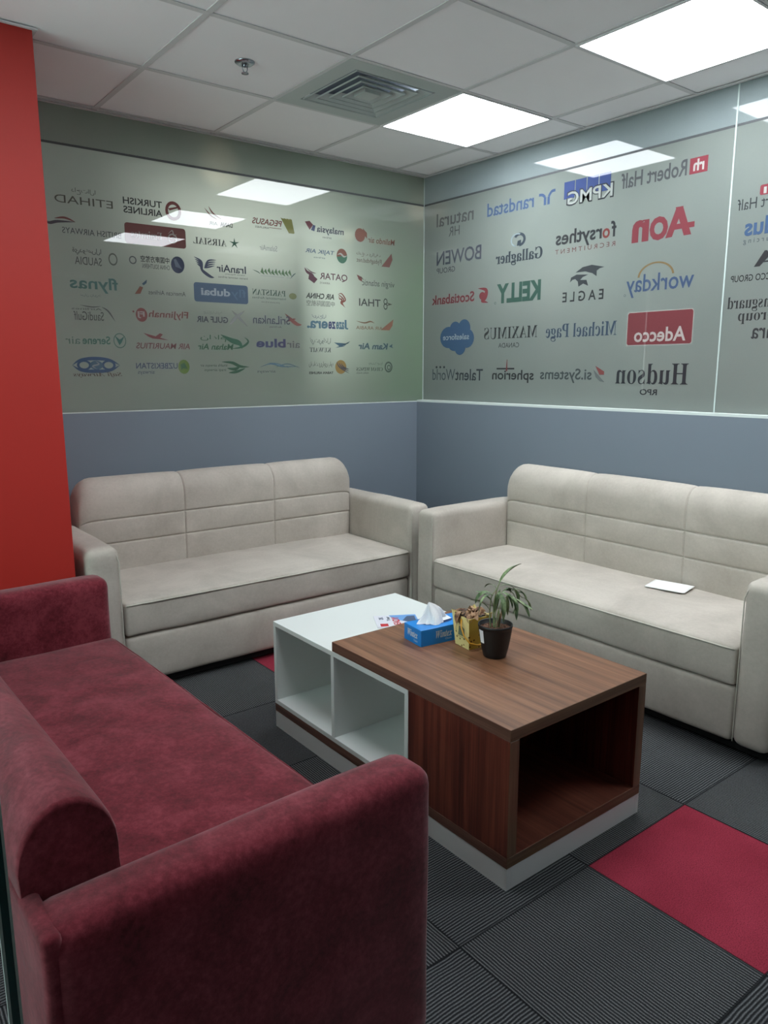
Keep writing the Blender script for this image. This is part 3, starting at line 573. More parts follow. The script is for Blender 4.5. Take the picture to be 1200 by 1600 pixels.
# ------------------------------------------------------------------ ceiling fittings
def ceiling_light(cx, cy, label):
    t = thing('ceiling_light', label, 'ceiling light', (cx, cy, H), 0, 'square LED panels in the ceiling')
    bm = bmesh.new()
    for a in (-1, 1):
        box(bm, min(a*.287, a*.297), max(a*.287, a*.297), -.297, .297, -.004, .02); box(bm, -.287, .287, min(a*.287, a*.297), max(a*.287, a*.297), -.004, .02)
    link('frame', bm, M['grid'], t)
    bm = bmesh.new(); box(bm, -.2865, .2865, -.2865, .2865, -.001, .01); link('diffuser', bm, M['light'], t)
ceiling_light(-GX-.3, -GY-.3, 'square lit ceiling panel beside the air vent')
ceiling_light(-GX-.3, -GY-1.5, 'square lit ceiling panel cut by the top right edge of the photo')
ceiling_light(-GX-2.1, -GY-1.5, 'square lit ceiling panel above the red sofa, out of frame')
ceiling_light(-GX-3.9, -GY-1.5, 'added unseen lit ceiling panel, side fill from left of the glass partition')  # panel added to send low light into the table cubes
ceiling_light(-GX-3.9, -GY-.3, 'added unseen lit ceiling panel, side fill from left of the red column')  # second panel added for the low side light
ceiling_light(-GX-.3, -GY-2.7, 'square lit ceiling panel outside the frame, seen only as a reflection in the glass')

t = thing('air_vent', 'square white ceiling air diffuser with nested louvres beside the light panel', 'air vent', (-GX-.9, -GY-.3, H))
bm = bmesh.new()
def sqring(bm, r0, z0, r1, z1, mi=0):
    A = [bm.verts.new((sx*r0, sy*r0, z0)) for sx, sy in ((-1, -1), (1, -1), (1, 1), (-1, 1))]
    B = [bm.verts.new((sx*r1, sy*r1, z1)) for sx, sy in ((-1, -1), (1, -1), (1, 1), (-1, 1))]
    for k in range(4):
        f = bm.faces.new((A[k], B[k], B[(k+1) % 4], A[(k+1) % 4])); f.material_index = mi
sqring(bm, .294, -.001, .215, -.001); sqring(bm, .215, -.001, .212, .012); sqring(bm, .294, .006, .294, -.001); sqring(bm, .212, .012, .294, .006)
link('frame', bm, M['vent'], t)
for k, r in enumerate((.204, .162, .120, .078)):
    bm = bmesh.new(); sqring(bm, r, .0, r-.030, .020); sqring(bm, r-.030, .022, r, .003); sqring(bm, r+.0015, .003, r+.0015, -.0025); sqring(bm, r+.0015, -.0025, r-.002, -.0025); sqring(bm, r-.002, -.0025, r-.002, .0); sqring(bm, r-.030, .020, r-.030, .022)
    link('louvre', bm, M['vent'], t)
bm = bmesh.new(); sqring(bm, .042, -.003, .0001, -.003); sqring(bm, .042, .02, .042, -.003); link('centre_plate', bm, M['vent'], t)
bm = bmesh.new(); box(bm, -.29, .29, -.29, .29, .06, .065); link('backing', bm, M['ventdark'], t)

t = thing('sprinkler_head', 'small chrome fire sprinkler on the ceiling tile left of the vent', 'sprinkler', (-1.757, -.940, H+.004))
bm = bmesh.new(); lathe(bm, [(0.0, .0), (.040, .0), (.040, -.003), (.030, -.010), (.015, -.011), (.012, -.006), (0, -.006)], 28); recalc(bm); link('escutcheon', bm, M['metal'], t, True)
bm = bmesh.new(); lathe(bm, [(0, -.004), (.009, -.004), (.008, -.018), (.004, -.02), (0, -.02)], 16)
for a in (-1, 1): tube(bm, [(a*.009, 0, -.012), (a*.011, 0, -.026), (a*.004, 0, -.04)], .002, 6)
recalc(bm); link('frame', bm, M['metal'], t, True)
bm = bmesh.new(); lathe(bm, [(0, -.040), (.014, -.040), (.0145, -.043), (0, -.043)], 20); recalc(bm); link('deflector', bm, M['metal'], t, True)

# ------------------------------------------------------------------ sofas
def back_pad(w, prof, seams_z, seams_x, rend, groove=0.006, puff=0.006, nx=72):
    """prof: closed (y, z) outline from the front foot up over the top to the rear foot; w: width"""
    bm = bmesh.new()
    # resample the outline
    P = []
    for a, b in zip(prof, prof[1:]):
        n = max(1, int(math.hypot(b[0]-a[0], b[1]-a[1])/0.012))
        for k in range(n): P.append((a[0]+(b[0]-a[0])*k/n, a[1]+(b[1]-a[1])*k/n))
    P.append(prof[-1])
    for s in seams_z:
        for i in range(len(P)//2):
            a, b = P[i], P[i+1]
            if a[1] < s <= b[1]:
                ins_ = []
                for dz in (-.012, -.008, -.005, -.0025, 0, .0025, .005, .008, .012):
                    f_ = (s+dz-a[1])/(b[1]-a[1]); ins_.append((a[0]+(b[0]-a[0])*f_, s+dz))
                P = [p for p in P[:i+1] if p[1] < s-.014]+ins_+[p for k_, p in enumerate(P[i+1:]) if p[1] > s+.014 or k_ > 12]
                break
    m = len(P)
    zc = sum(p[1] for p in P)/m; ymid = sum(p[0] for p in P)/m; ztop = max(p[1] for p in P)
    X = [-w/2+rend*(1-math.cos(math.pi/2*k/6)) for k in range(6)]
    X += [-w/2+rend+(w-2*rend)*k/nx for k in range(nx+1)]; X += [-x for x in reversed(X[:6])]
    for s in seams_x: X += [s+dx for dx in (-.009, -.006, -.003, 0, .003, .006, .009)]
    X = sorted(X)
    ring = []
    for x in X:
        e = w/2-abs(x); ins = rend-math.sqrt(max(0, rend*rend-(rend-e)**2)) if e < rend else 0
        iny = min(ins*0.35, 0.03); row = []
        for i, (y, z) in enumerate(P):
            a = P[max(i-1, 0)]; b = P[min(i+1, m-1)]; ty, tz = b[0]-a[0], b[1]-a[1]; l = math.hypot(ty, tz) or 1
            n = (-tz/l, ty/l)
            front = max(0.0, -n[0]*1.0)*0+1.0 if i < m*0.62 else 0.0
            g = 0.0
            for s in seams_z: g = max(g, math.exp(-((z-s)/0.0035)**2) if (i < m*0.5) else 0)
            gx = 0.0
            for s in seams_x: gx = max(gx, math.exp(-((x-s)/0.004)**2))
            pz = 1.0
            for s in seams_z:
                if i < m*0.5: pz = min(pz, 1-math.exp(-abs(z-s)/0.03))
            px = min([1-math.exp(-abs(x-s)/0.05) for s in seams_x]+[1-math.exp(-e/0.03)])
            off = front*(puff*min(pz, px)-groove*max(g, gx))
            yy = y+n[0]*off; zz = z+n[1]*off
            k = max(0, (zz-0.45)/(ztop-0.45)) if ztop > .45 else 1
            zz -= ins*k**2; yy += (ymid-yy)*(iny/0.13)
            row.append(bm.verts.new((x, yy, zz)))
        ring.append(row)
    for A, B in zip(ring, ring[1:]):
        for i in range(m-1):
            f = bm.faces.new((A[i], B[i], B[i+1], A[i+1])); f.smooth = True
        f = bm.faces.new((A[m-1], B[m-1], B[0], A[0]))
    bm.faces.new(ring[0]); bm.faces.new(ring[-1][::-1]); recalc(bm); return bm
def arc(cy, cz, ry, rz, a0, a1, n=8): return [(cy+ry*math.cos(R(a0+(a1-a0)*k/n)), cz+rz*math.sin(R(a0+(a1-a0)*k/n))) for k in range(n+1)]

def make_sofa(name, label, mats, loc, rz, W, D, arm_w, arm_z, seat_z, cush_b, prof, seams_z, seams_x, seed, rend, frame_back=None, group=None, vents=True):
    mat, pipe = mats
    t = thing(name, label, 'sofa', loc, rz, group)
    iw = W/2-arm_w
    for s in (-1, 1):
        lo = (s*W/2 if s < 0 else iw, -D, .045); hi = (-iw if s < 0 else W/2, -.005, arm_z)
        bm = bmesh.new(); soft_box(bm, lo, hi, .036, (3, 18, 14), (0.0, 0.0, 0.004), seed+s*3.1, 0.0028)
        a = link('armrest', bm, mat, t, True)
        # welt lines framing the front face of the arm
        if not vents: continue
        bm = bmesh.new(); x = (iw+.004)*s; xo = (W/2-.004)*s
        for q in ((x+.004*s),):
            pts = [(q, -D+.004, .06+.02*k) for k in range(int((arm_z-.10)/.02))]+[(q+s*.012, -D+.012, arm_z-.020), (q+s*.020, -D+.036, arm_z-.006)]
            tube(bm, pts, .0022, 6)
        link('welt', bm, pipe, a, True)
    # front panel
    bm = bmesh.new(); soft_box(bm, (-iw+.001, -D+.010, .047), (iw-.001, -.12, cush_b-.002), .022, (20, 6, 4), (0, 0.006, 0), seed+7, 0.002)
    link('front_panel', bm, mat, t, True)
    # seat cushion
    bm = bmesh.new(); soft_box(bm, (-iw+.003, -D+.004, cush_b+.001), (iw-.003, -.10, seat_z), .016, (44, 20, 4), (0, 0.004, 0.012), seed+11, 0.0030)
    for v in bm.verts:      # crease lines pressed into the sitting surface
        if v.co.z > seat_z-.02 and vents:
            for s in (-iw*.66, -iw*.30, iw*.05, iw*.36, iw*.7):
                v.co.z -= 0.004*math.exp(-((v.co.x-s-(v.co.y+.4)*.12)/.02)**2)*(1 if v.co.y < -.2 else 0)*(1 if v.co.y > -D+.12 else 0)
    sc_ = link('seat_cushion', bm, mat, t, True)
    bm = bmesh.new(); n = 60
    tube(bm, [(-iw+.012+(2*iw-.024)*k/n, -D+.0035-.004*(1-abs(2*k/n-1)**3)+.0015*noise.noise(Vector((k*.3, seed, 0))), seat_z-.012) for k in range(n+1)], .0035, 6)
    link('piping', bm, pipe, sc_, True)
    bm = back_pad(2*iw-.004, prof, seams_z, seams_x, rend, *( (0.006, 0.005) if seams_z else (0.0, 0.002)))
    link('backrest', bm, mat, t, True)
    if seams_x:
        pass
    if frame_back:
        bm = bmesh.new(); soft_box(bm, (-W/2+.006, -.030, .046), (W/2-.006, 0, frame_back), .012, (30, 2, 12), (0, 0, 0), seed+5, .002)
        link('back_frame', bm, mat, t, True)
    bm = bmesh.new(); box(bm, -W/2+.03, W/2-.03, -D+.05, -.05, .012, .05); link('base', bm, M['underlay'], t)
    for sx in (-1, 1):
        for sy in (-D+.08, -.09):
            bm = bmesh.new(); lathe(bm, [(0, .014), (.022, .014), (.018, 0), (0, 0)], 14, cx=sx*(W/2-.09), cy=sy); recalc(bm); link('foot', bm, M['black'], t)
    return t
profA = [(-.190, .36), (-.192, .46), (-.196, .60), (-.200, .74)]+arc(-.112, .765, .088, .105, 180, 15, 12)+[(-.020, .70), (-.016, .36)]
seams = [.555, .675]
profB = [(-.165, .36), (-.168, .46), (-.172, .60), (-.176, .74)]+arc(-.098, .765, .078, .105, 180, 15, 12)+[(-.020, .70), (-.016, .36)]
make_sofa('sofa', 'beige velvet three-seat sofa along the back wall, under the airline-logo glass', (M['beige'], M['beige_pipe']), (-1.5325, -.018, 0), 0, 1.855, .755, .140, .662, .415, .262, profA, seams, (-.262, .262), 1.0, .085, group=None)
make_sofa('sofa', 'beige velvet three-seat sofa at the right with a white paper on its seat', (M['beige'], M['beige_pipe']), (-.066, -1.805, 0), R(-90), 1.90, .716, .135, .662, .415, .262, profB, seams, (-.27, .27), 5.0, .085)
profC = [(-.215, .36), (-.175, .44), (-.155, .56), (-.150, .64)]+arc(-.076, .668, .074, .095, 180, 5, 12)+[(-.004, .64), (-.004, .36)]
make_sofa('sofa', 'dark red suede sofa in the left foreground, seen from behind its near arm', (M['maroon'], M['maroon']), (-3.178, -1.965, 0), R(91.5), 1.85, .715, .118, .640, .420, .262, profC, [], (), 9.0, .010, frame_back=.638, vents=False)

# ------------------------------------------------------------------ coffee table
X0, X1, Y0, Y1 = -1.960, -1.352, -2.626, -1.395
t = thing('coffee_table', 'low coffee table of walnut and white laminate with open cubes', 'coffee table', (0, 0, 0))
def part(name, mats, fn, parent=None, **k):
    bm = bmesh.new(); fn(bm); return link(name, bm, mats, parent or t, **k)
part('wooden_top', [M['woodtop'], M['woodyedge'], M['woodx']], lambda b: box(b, X0, X1, Y0, -1.800, .434, .468, bev=.0012, seg=1))
top = [o for o in t.children if o.name.startswith('wooden_top')][0]
for p in top.data.polygons:
    if abs(p.normal.x) > .7: p.material_index = 1
    if abs(p.normal.y) > .7: p.material_index = 2
def sidemat(o):
    for p in o.data.polygons:
        if abs(p.normal.y) > .7: p.material_index = 1
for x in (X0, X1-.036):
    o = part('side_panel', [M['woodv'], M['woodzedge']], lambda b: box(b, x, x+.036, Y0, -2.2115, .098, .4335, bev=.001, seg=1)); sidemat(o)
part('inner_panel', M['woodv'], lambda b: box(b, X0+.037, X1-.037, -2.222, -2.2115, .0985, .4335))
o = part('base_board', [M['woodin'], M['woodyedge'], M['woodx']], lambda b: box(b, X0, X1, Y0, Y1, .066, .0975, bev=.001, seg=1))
for p in o.data.polygons:
    if abs(p.normal.x) > .7: p.material_index = 1
    if abs(p.normal.y) > .7: p.material_index = 2
def plinth(b):
    box(b, X0+.001, X0+.019, Y0+.001, Y1-.001, 0, .0655); box(b, X1-.019, X1-.001, Y0+.001, Y1-.001, 0, .0655)
    box(b, X0+.0195, X1-.0195, Y0+.001, Y0+.019, 0, .0655); box(b, X0+.0195, X1-.0195, Y1-.019, Y1-.001, 0, .0655)
part('plinth', M['white'], plinth)
part('white_top', M['white'], lambda b: box(b, X0, X1-.003, -2.210, Y1, .416, .4335, bev=.0008, seg=1))
part('shelf_floor', M['white'], lambda b: box(b, X0, X1-.003, -2.210, Y1, .098, .1155, bev=.0008, seg=1))
for y in (Y1-.0175, -1.8085, -2.210):
    part('divider', M['white'], lambda b: box(b, X0+.0005, X1-.004, y, y+.0175, .116, .4155))

part('cleat', M['white'], lambda b: box(b, X0+.0365, X0+.075, -2.32, -2.223, .405, .4335))

# tissue box (turned a few degrees), local frame: x along its long side
t = thing('tissue_box', 'blue cardboard tissue box with a white tissue pulled up', 'tissue box', (-1.754, -2.030, .468), R(-7))
LX, LY, LZ = .205, .105, .058
bm = bmesh.new(); box(bm, 0, LX, 0, LY, 0, LZ, bev=.001, seg=1); bx = link('carton', bm, M['blue'], t)
bm = bmesh.new(); b2 = bmesh.new(); bmesh.ops.create_circle(b2, cap_ends=True, segments=24, radius=1); bmesh.ops.scale(b2, vec=(.062, .024, 1), verts=b2.verts); bmesh.ops.translate(b2, vec=(LX/2, LY/2, LZ+.0006), verts=b2.verts); merge(bm, b2); link('opening', bm, simple('box_slot', '0a3f78', 0.8), t)
def plate_text(parent, name, txt, o, ux, uz, w_, h_, mat, bold=0.0, ital=False, serif=False, label=None):
    if ital: txt = ''.join(ITAL.get(c, c) for c in txt)
    if serif: txt = ''.join(SERIF.get(c, c) for c in txt)
    vs, fs = glyphs(txt, bold); bm = bmesh.new(); o = Vector(o); ux = Vector(ux); uz = Vector(uz)
    V = [bm.verts.new(o+ux*a*w_+uz*b*h_) for a, b in vs]
    for f in fs:
        try: bm.faces.new([V[i] for i in f])
        except ValueError: pass
    q = link(name, bm, mat, parent)
    if label: q['label'] = label
    return q
plate_text(bx, 'lettering', 'Wintex', (.060, -.0004, .020), (1, 0, 0), (0, 0, 1), .068, .026, M['silver'], .01, ital=True)
plate_text(bx, 'lettering', 'Classic', (.10, -.0004, .010), (1, 0, 0), (0, 0, 1), .026, .007, M['silver'])
plate_text(bx, 'lettering', 'Wintex', (-.0004, LY-.022, .022), (0, -1, 0), (0, 0, 1), .062, .024, M['silver'], .01, ital=True)
plate_text(bx, 'lettering', 'Classic', (-.0004, .044, .010), (0, -1, 0), (0, 0, 1), .024, .007, M['silver'])
bm = bmesh.new(); rnd = random.Random(4); NA, NR = 40, 9; rows = []
for i in range(NR):
    f = i/(NR-1); row = []
    for k in range(NA):
        a = 2*math.pi*k/NA
        fold = 1+.30*math.sin(3*a+f*2.5)+.16*math.sin(7*a+1+f*4)
        rx = .046*(1-f)**.75*fold+.002; ry = .022*(1-f)**.8*fold+.002
        z = LZ+.001+.072*f-.010*math.sin(2*a+.6)*math.sin(math.pi*f)
        row.append(bm.verts.new((LX*.42+rx*math.cos(a)+.012*math.sin(f*3)-.016*f, LY/2+ry*math.sin(a)+.006*f, z)))
    rows.append(row)
for A, B in zip(rows, rows[1:]):
    for k in range(NA): bm.faces.new((A[k], A[(k+1) % NA], B[(k+1) % NA], B[k]))
# a loose corner hanging over the right
v = [bm.verts.new(p) for p in ((LX*.42+.01, LY/2-.02, LZ+.006), (LX*.42+.075, LY/2-.004, LZ+.004), (LX*.42+.05, LY/2+.012, LZ+.022), (LX*.42-.005, LY/2+.01, LZ+.045))]
bm.faces.new(v); recalc(bm); link('tissue', bm, M['tissue'], t)

# small yellow gift-box planter with dead leaves
t = thing('gift_box_planter', 'small yellow cardboard flower box holding dry brown leaves', 'flower box', (-1.6025, -2.1145, .468), R(-7))
yb = NT('yellow_card'); vo = yb.n('ShaderNodeTexVoronoi'); yb.l(yb.coord(), vo.inputs['Vector']); vo.inputs['Scale'].default_value = 48; vo.inputs['Randomness'].default_value = 0.55
spt = yb.math('LESS_THAN', vo.outputs['Distance'], 0.17); yb.bsdf(yb.mix(spt, lin('d9c98a'), lin('6b4a1c')), 0.6)
yb2 = NT('deep_yellow_card'); vo = yb2.n('ShaderNodeTexVoronoi'); yb2.l(yb2.coord(), vo.inputs['Vector']); vo.inputs['Scale'].default_value = 48; vo.inputs['Randomness'].default_value = 0.55
spt = yb2.math('LESS_THAN', vo.outputs['Distance'], 0.17); yb2.bsdf(yb2.mix(spt, lin('cfae48'), lin('5b3f14')), 0.6)
hb, ht, hh = .038, .047, .110
bm = bmesh.new(); th = .0018
def sq(h, z, pin=0): return [Vector((-h, -h, z-pin)), Vector((h, -h, z)), Vector((h, h, z-pin*0)), Vector((-h, h, z))]
o0 = sq(hb, 0); o1 = sq(ht, hh); i1 = sq(ht-th, hh); i0 = sq(hb-th, th)
O0, O1, I1, I0 = [[bm.verts.new(q) for q in r] for r in (o0, o1, i1, i0)]
for k in range(4):
    k2 = (k+1) % 4
    f = bm.faces.new((O0[k], O0[k2], O1[k2], O1[k])); f.material_index = 1 if k in (0, 1) else 0
    bm.faces.new((O1[k], O1[k2], I1[k2], I1[k])); bm.faces.new((I1[k], I1[k2], I0[k2], I0[k]))
bm.faces.new(O0[::-1]); bm.faces.new(I0)
# raised cut peaks at the corners of the rim
for sx, sy in ((-1, 1), (1, 1), (1, -1)):
    c = Vector((sx*ht, sy*ht, hh)); a = bm.verts.new(c); b = bm.verts.new(c+Vector((-sx*.022, 0, 0))); d_ = bm.verts.new(c+Vector((0, -sy*.022, 0))); e = bm.verts.new(c+Vector((sx*.002, sy*.002, .012)))
    bm.faces.new((a, b, e)); bm.faces.new((a, e, d_))
bxx = link('card_box', bm, [yb.m, yb2.m], t)
# little drawn house on the left face
def on_face(u, z):      # left face (local -x); u runs from the near corner towards the far one
    h = hb+(ht-hb)*z/hh+.0006; return (-h, -h+u*2*h, z)
bm = bmesh.new()
pts = [(.28, .040), (.28, .068), (.45, .076), (.62, .072), (.72, .040)]
bm.faces.new([bm.verts.new(on_face(u, z)) for u, z in pts]); link('printed_picture', bm, simple('green_grey_print', '66705a', 0.6), bxx)
bm = bmesh.new(); tube(bm, [on_face(u, z) for u, z in ((.20, .034), (.78, .036))], .0007, 4); tube(bm, [on_face(u, z) for u, z in ((.80, .045), (.83, .062), (.72, .080), (.5, .088))], .0006, 4); link('printed_outline', bm, simple('dark_print', '3d3a2a', 0.6), bxx)
bm = bmesh.new()
pp = [(-ht-.001, -.006, .100), (-ht-.010, -.018, .078), (-ht-.010, -.034, .052), (-.046, -.052, .030), (-.020, -.056, .020), (.010, -.052, .016), (.030, -.048, .022)]
tube(bm, pp, .0026, 8); link('handle', bm, simple('orange_cord', 'd69a2e', 0.5), t, True)
bm = bmesh.new(); lathe(bm, [(0, .07), (.034, .07), (.043, .112), (.041, .114), (.033, .085), (0, .085)], 28); recalc(bm); link('inner_pot', bm, M['black'], t, True)
dl = NT('dry_leaves'); nn = dl.noise(dl.coord(), 60, 4); dl.bsdf(dl.ramp(nn, [(0.35, lin('4f3326')), (0.5, lin('8f6b50')), (0.68, lin('c2a07c'))]), 0.8)
bm = bmesh.new(); rnd = random.Random(7)
def leaf(bm, p0, dirv, ln, wd, droop, twist=0.0, n=7, fold=.25, mi=0, rise=0.0, wavy=0.0):
    """a blade along a bending mid-rib"""
    p = Vector(p0); d = Vector(dirv).normalized(); side = d.cross(Vector((0, 0, 1)))
    if side.length < 1e-3: side = Vector((1, 0, 0))
    side.normalize(); Ls, Rs, Cs = [], [], []
    for i in range(n+1):
        f = i/n; wv = wd*(math.sin(math.pi*min(1, f*.93+.05))**.8)/2
        s = Matrix.Rotation(twist*f, 3, d) @ side; nrm = s.cross(d)
        q = p+Vector((0, 0, wavy*math.sin(f*9+ln*200)))
        Cs.append(bm.verts.new(q)); Ls.append(bm.verts.new(q+s*wv+nrm*wv*fold)); Rs.append(bm.verts.new(q-s*wv+nrm*wv*fold))
        p = p+d*ln/n; d = (d+Vector((0, 0, -droop/n))).normalized()
    for i in range(n):
        for A, B in ((Ls, Cs), (Cs, Rs)):
            f = bm.faces.new((A[i], A[i+1], B[i+1], B[i])); f.smooth = True; f.material_index = mi
for k in range(46):
    a = rnd.uniform(0, 2*math.pi); r_ = rnd.uniform(.0, .034)
    leaf(bm, (r_*math.cos(a), r_*math.sin(a), .108+rnd.uniform(-.004, .014)), (math.cos(a+rnd.uniform(-1.5, 1.5)), math.sin(a+rnd.uniform(-1.5, 1.5)), rnd.uniform(-.1, .6)), rnd.uniform(.025, .05), rnd.uniform(.010, .020), rnd.uniform(.6, 2.6), rnd.uniform(-2, 2), 6, rnd.uniform(-.7, .9), wavy=.002)
leaf(bm, (-.034, .012, .118), (-.9, -.2, .3), .055, .026, 5.5, .6, 8, .3)
leaf(bm, (-.03, -.03, .116), (-.6, -.6, .2), .035, .018, 3.5, -.6, 8, .3)
link('dry_leaves', bm, dl.m, t)

# black pot with drooping green plant
t = thing('potted_plant', 'black plastic pot with a small drooping green plant', 'potted plant', (-1.612, -2.233, .468))
bm = bmesh.new()
lathe(bm, [(0, 0), (.034, 0), (.0375, .003), (.044, .03), (.050, .065), (.054, .094), (.0548, .100), (.0562, .1015), (.0562, .109), (.0545, .110), (.0525, .108), (.0515, .085), (0, .080)], 40); recalc(bm)
for v in bm.verts:
    if .004 < v.co.z < .098 and math.hypot(v.co.x, v.co.y) > .036:
        a = math.atan2(v.co.y, v.co.x); s_ = 1+.006*math.cos(a*20); v.co.x *= s_; v.co.y *= s_
link('pot', bm, M['black'], t, True)
sl = NT('soil'); nn = sl.noise(sl.coord(), 140, 5, .7); sl.bsdf(sl.ramp(nn, [(0.35, lin('35221a')), (0.5, lin('6f4a38')), (0.66, lin('a07a60'))]), 0.95, sl.bump(nn, 1.0, .01))
bm = bmesh.new(); N = 18; grid = {}
lathe(bm, [(0, .0955)]+[(.0515*k/10, .0955-.0015*(k/10)**2) for k in range(1, 11)], 40)
for v in bm.verts: v.co.z += .003*noise.noise(v.co*90)
for k in range(60):
    a = rnd.uniform(0, 6.28); r_ = .046*math.sqrt(rnd.random()); s_ = rnd.uniform(.0015, .004); q = bmesh.new(); bmesh.ops.create_icosphere(q, subdivisions=1, radius=s_); bmesh.ops.scale(q, vec=(rnd.uniform(.7, 2.2), 1, .7), verts=q.verts); bmesh.ops.rotate(q, matrix=Matrix.Rotation(a*3, 3, 'Z'), verts=q.verts); bmesh.ops.translate(q, vec=(r_*math.cos(a), r_*math.sin(a), .097), verts=q.verts); merge(bm, q)
recalc(bm); link('soil', bm, sl.m, t)
gl = NT('green_leaves'); nn = gl.noise(gl.coord(scale=(1, 1, .4)), 60, 3); gb = gl.bsdf(gl.ramp(nn, [(0.35, lin('34472e')), (0.52, lin('61784f')), (0.68, lin('94a37c'))]), 0.5)
stm = NT('stem'); nn = stm.noise(stm.coord(), 40, 3); stm.bsdf(stm.ramp(nn, [(0.35, lin('6f7d50')), (0.55, lin('93a077')), (0.7, lin('b08a68'))]), 0.6)
VR = Vector((.79, -.615, 0)); VB = Vector((.615, .79, 0))   # across and away directions seen from the seats opposite the corner
def pv(r_, b, z): return VR*r_+VB*b+Vector((0, 0, z))
stems = [([pv(-.004, 0, .09), pv(-.008, .004, .16), pv(.0, .006, .215), pv(.012, .004, .250)], .0030),
         ([pv(-.014, .004, .09), pv(-.020, .0, .145), pv(-.016, .002, .20), pv(.0, .0, .225)], .0024),
         ([pv(.010, .0, .09), pv(.012, .004, .13), pv(.010, .002, .152)], .0045),
         ([pv(.000, -.006, .09), pv(.004, -.01, .15), pv(.02, -.012, .20), pv(.045, -.012, .205), pv(.075, -.010, .185)], .0020),
         ([pv(-.004, -.002, .09), pv(.000, .002, .17), pv(.022, .008, .222), pv(.055, .012, .222), pv(.088, .014, .190)], .0018)]
for pts, r_ in stems:
    bm = bmesh.new(); P = []
    for i in range(len(pts)-1):
        for k in range(5): P.append(pts[i].lerp(pts[i+1], k/5))
    P.append(pts[-1]); 
    for _ in range(3): P = [P[0]]+[(P[i-1]+P[i]*2+P[i+1])/4 for i in range(1, len(P)-1)]+[P[-1]]
    tube(bm, P, r_, 7, rf=lambda f: r_*(1-.45*f)); link('stem', bm, stm.m, t, True)
LV = [((.010, .0, .245), (.55, .1, .85), .095, .027, .9), ((.012, .0, .235), (.8, 0, .35), .055, .009, 1.6), ((.0, .0, .225), (-.4, .2, .7), .05, .008, 2.6),
      ((-.014, 0, .205), (-.9, .1, .7), .075, .016, 3.2), ((-.012, -.01, .205), (-.5, -.3, .3), .10, .017, 4.0), ((-.02, 0, .19), (-.7, .3, .9), .055, .008, 1.2),
      ((.0, 0, .21), (.2, -.5, .2), .10, .015, 4.0), ((.01, 0, .21), (.6, -.3, .3), .075, .010, 3.6), ((.02, 0, .215), (.7, .3, .3), .08, .011, 3.0), ((.03, 0, .21), (.5, -.5, .0), .07, .010, 3.0),
      ((.04, .01, .222), (.8, 0, .2), .06, .011, 3.2), ((.05, .0, .22), (.5, .4, -.1), .06, .010, 3.0), ((.055, .01, .22), (.9, .1, .1), .065, .011, 2.4), ((.07, .01, .21), (.9, .1, .1), .05, .010, 2.6),
      ((.085, .01, .195), (.6, .1, -.3), .06, .010, 2.0), ((.05, -.01, .205), (.3, -.4, -.4), .055, .010, 1.5), ((.06, -.01, .195), (.7, -.2, -.3), .07, .012, 1.4), ((.07, -.01, .185), (.7, 0, -.5), .065, .014, 1.2),
      ((.075, -.01, .185), (-.5, 0, -.8), .05, .008, .6), ((.045, -.01, .195), (.9, -.1, -.3), .08, .010, .3), ((.065, -.01, .18), (.0, -.1, -1), .055, .009, -.4), ((.02, -.01, .2), (.0, -.3, -.9), .08, .013, .6),
      ((.035, .0, .205), (.1, .2, -.8), .075, .010, .8), ((-.006, -.01, .15), (-.2, -.1, 1), .07, .012, 1.6), ((.0, .01, .14), (.1, .1, 1), .08, .012, 1.4), ((.03, .0, .222), (.3, .3, .3), .04, .008, 3), ((-.018, .0, .15), (-.5, 0, .8), .08, .014, 1.4)]
bm = bmesh.new()
for i, (p, d, ln, wd, dr) in enumerate(LV):
    dd = VR*d[0]+VB*d[1]+Vector((0, 0, d[2])); leaf(bm, pv(*p), dd, ln, wd*1.25, dr, rnd.uniform(-.9, .9), 9, .35)
link('foliage', bm, gl.m, t)
bm = bmesh.new(); leaf(bm, pv(.008, -.004, .10), pv(.15, -.1, 1), .055, .012, .5, .5, 7, .5); leaf(bm, pv(.016, 0, .11), pv(.1, 0, 1), .05, .010, .3, .9, 7, .5); link('withered_leaf', bm, simple('withered_leaf', 'a9866a', 0.7), t, label='dry pale brown leaf')
# white price sticker wrapped on the pot, facing left
bm = bmesh.new(); A = []; 
for i in range(5):
    a = R(158+5.5*i)
    for z, rr in ((.052, .0483), (.096, .0548)): A.append(bm.verts.new(((rr+.0006)*math.cos(a)*1.012, (rr+.0006)*math.sin(a)*1.012, z)))
for i in range(4): bm.faces.new((A[2*i], A[2*i+2], A[2*i+3], A[2*i+1]))
link('sticker', bm, simple('white_sticker', 'e6e6ea', 0.5), t)

# magazine on the white top
def sheet(bm, c, z0, z1, mi=0):
    lo = [bm.verts.new((x, y, z0)) for x, y in c]; hi = [bm.verts.new((x, y, z1)) for x, y in c]
    f = bm.faces.new(hi); f.material_index = mi; bm.faces.new(lo[::-1])
    for k in range(len(c)): bm.faces.new((lo[k], lo[(k+1) % len(c)], hi[(k+1) % len(c)], hi[k]))
t = thing('magazine', 'glossy brochure with red lettering and a blue picture lying behind the tissue box', 'magazine', (-1.694, -1.713, .4338), R(-30))
bm = bmesh.new(); sheet(bm, [(0, 0), (.168, 0), (.168, .138), (0, .138)], 0, .003); recalc(bm)
cov = link('cover', bm, simple('brochure_white', 'd9dae2', 0.3), t)
bm = bmesh.new(); sheet(bm, [(.072, .095), (.166, .012), (.166, .136), (.060, .136)], .0031, .0034); link('picture', bm, simple('blue_picture', '6d9fd6', 0.3), cov)
bm = bmesh.new(); sheet(bm, [(.105, .070), (.155, .030), (.160, .120), (.130, .118)], .0035, .0037); link('picture', bm, simple('dark_picture', '4b5a78', 0.3), cov, label='dark blue and red vehicle shape in the picture')
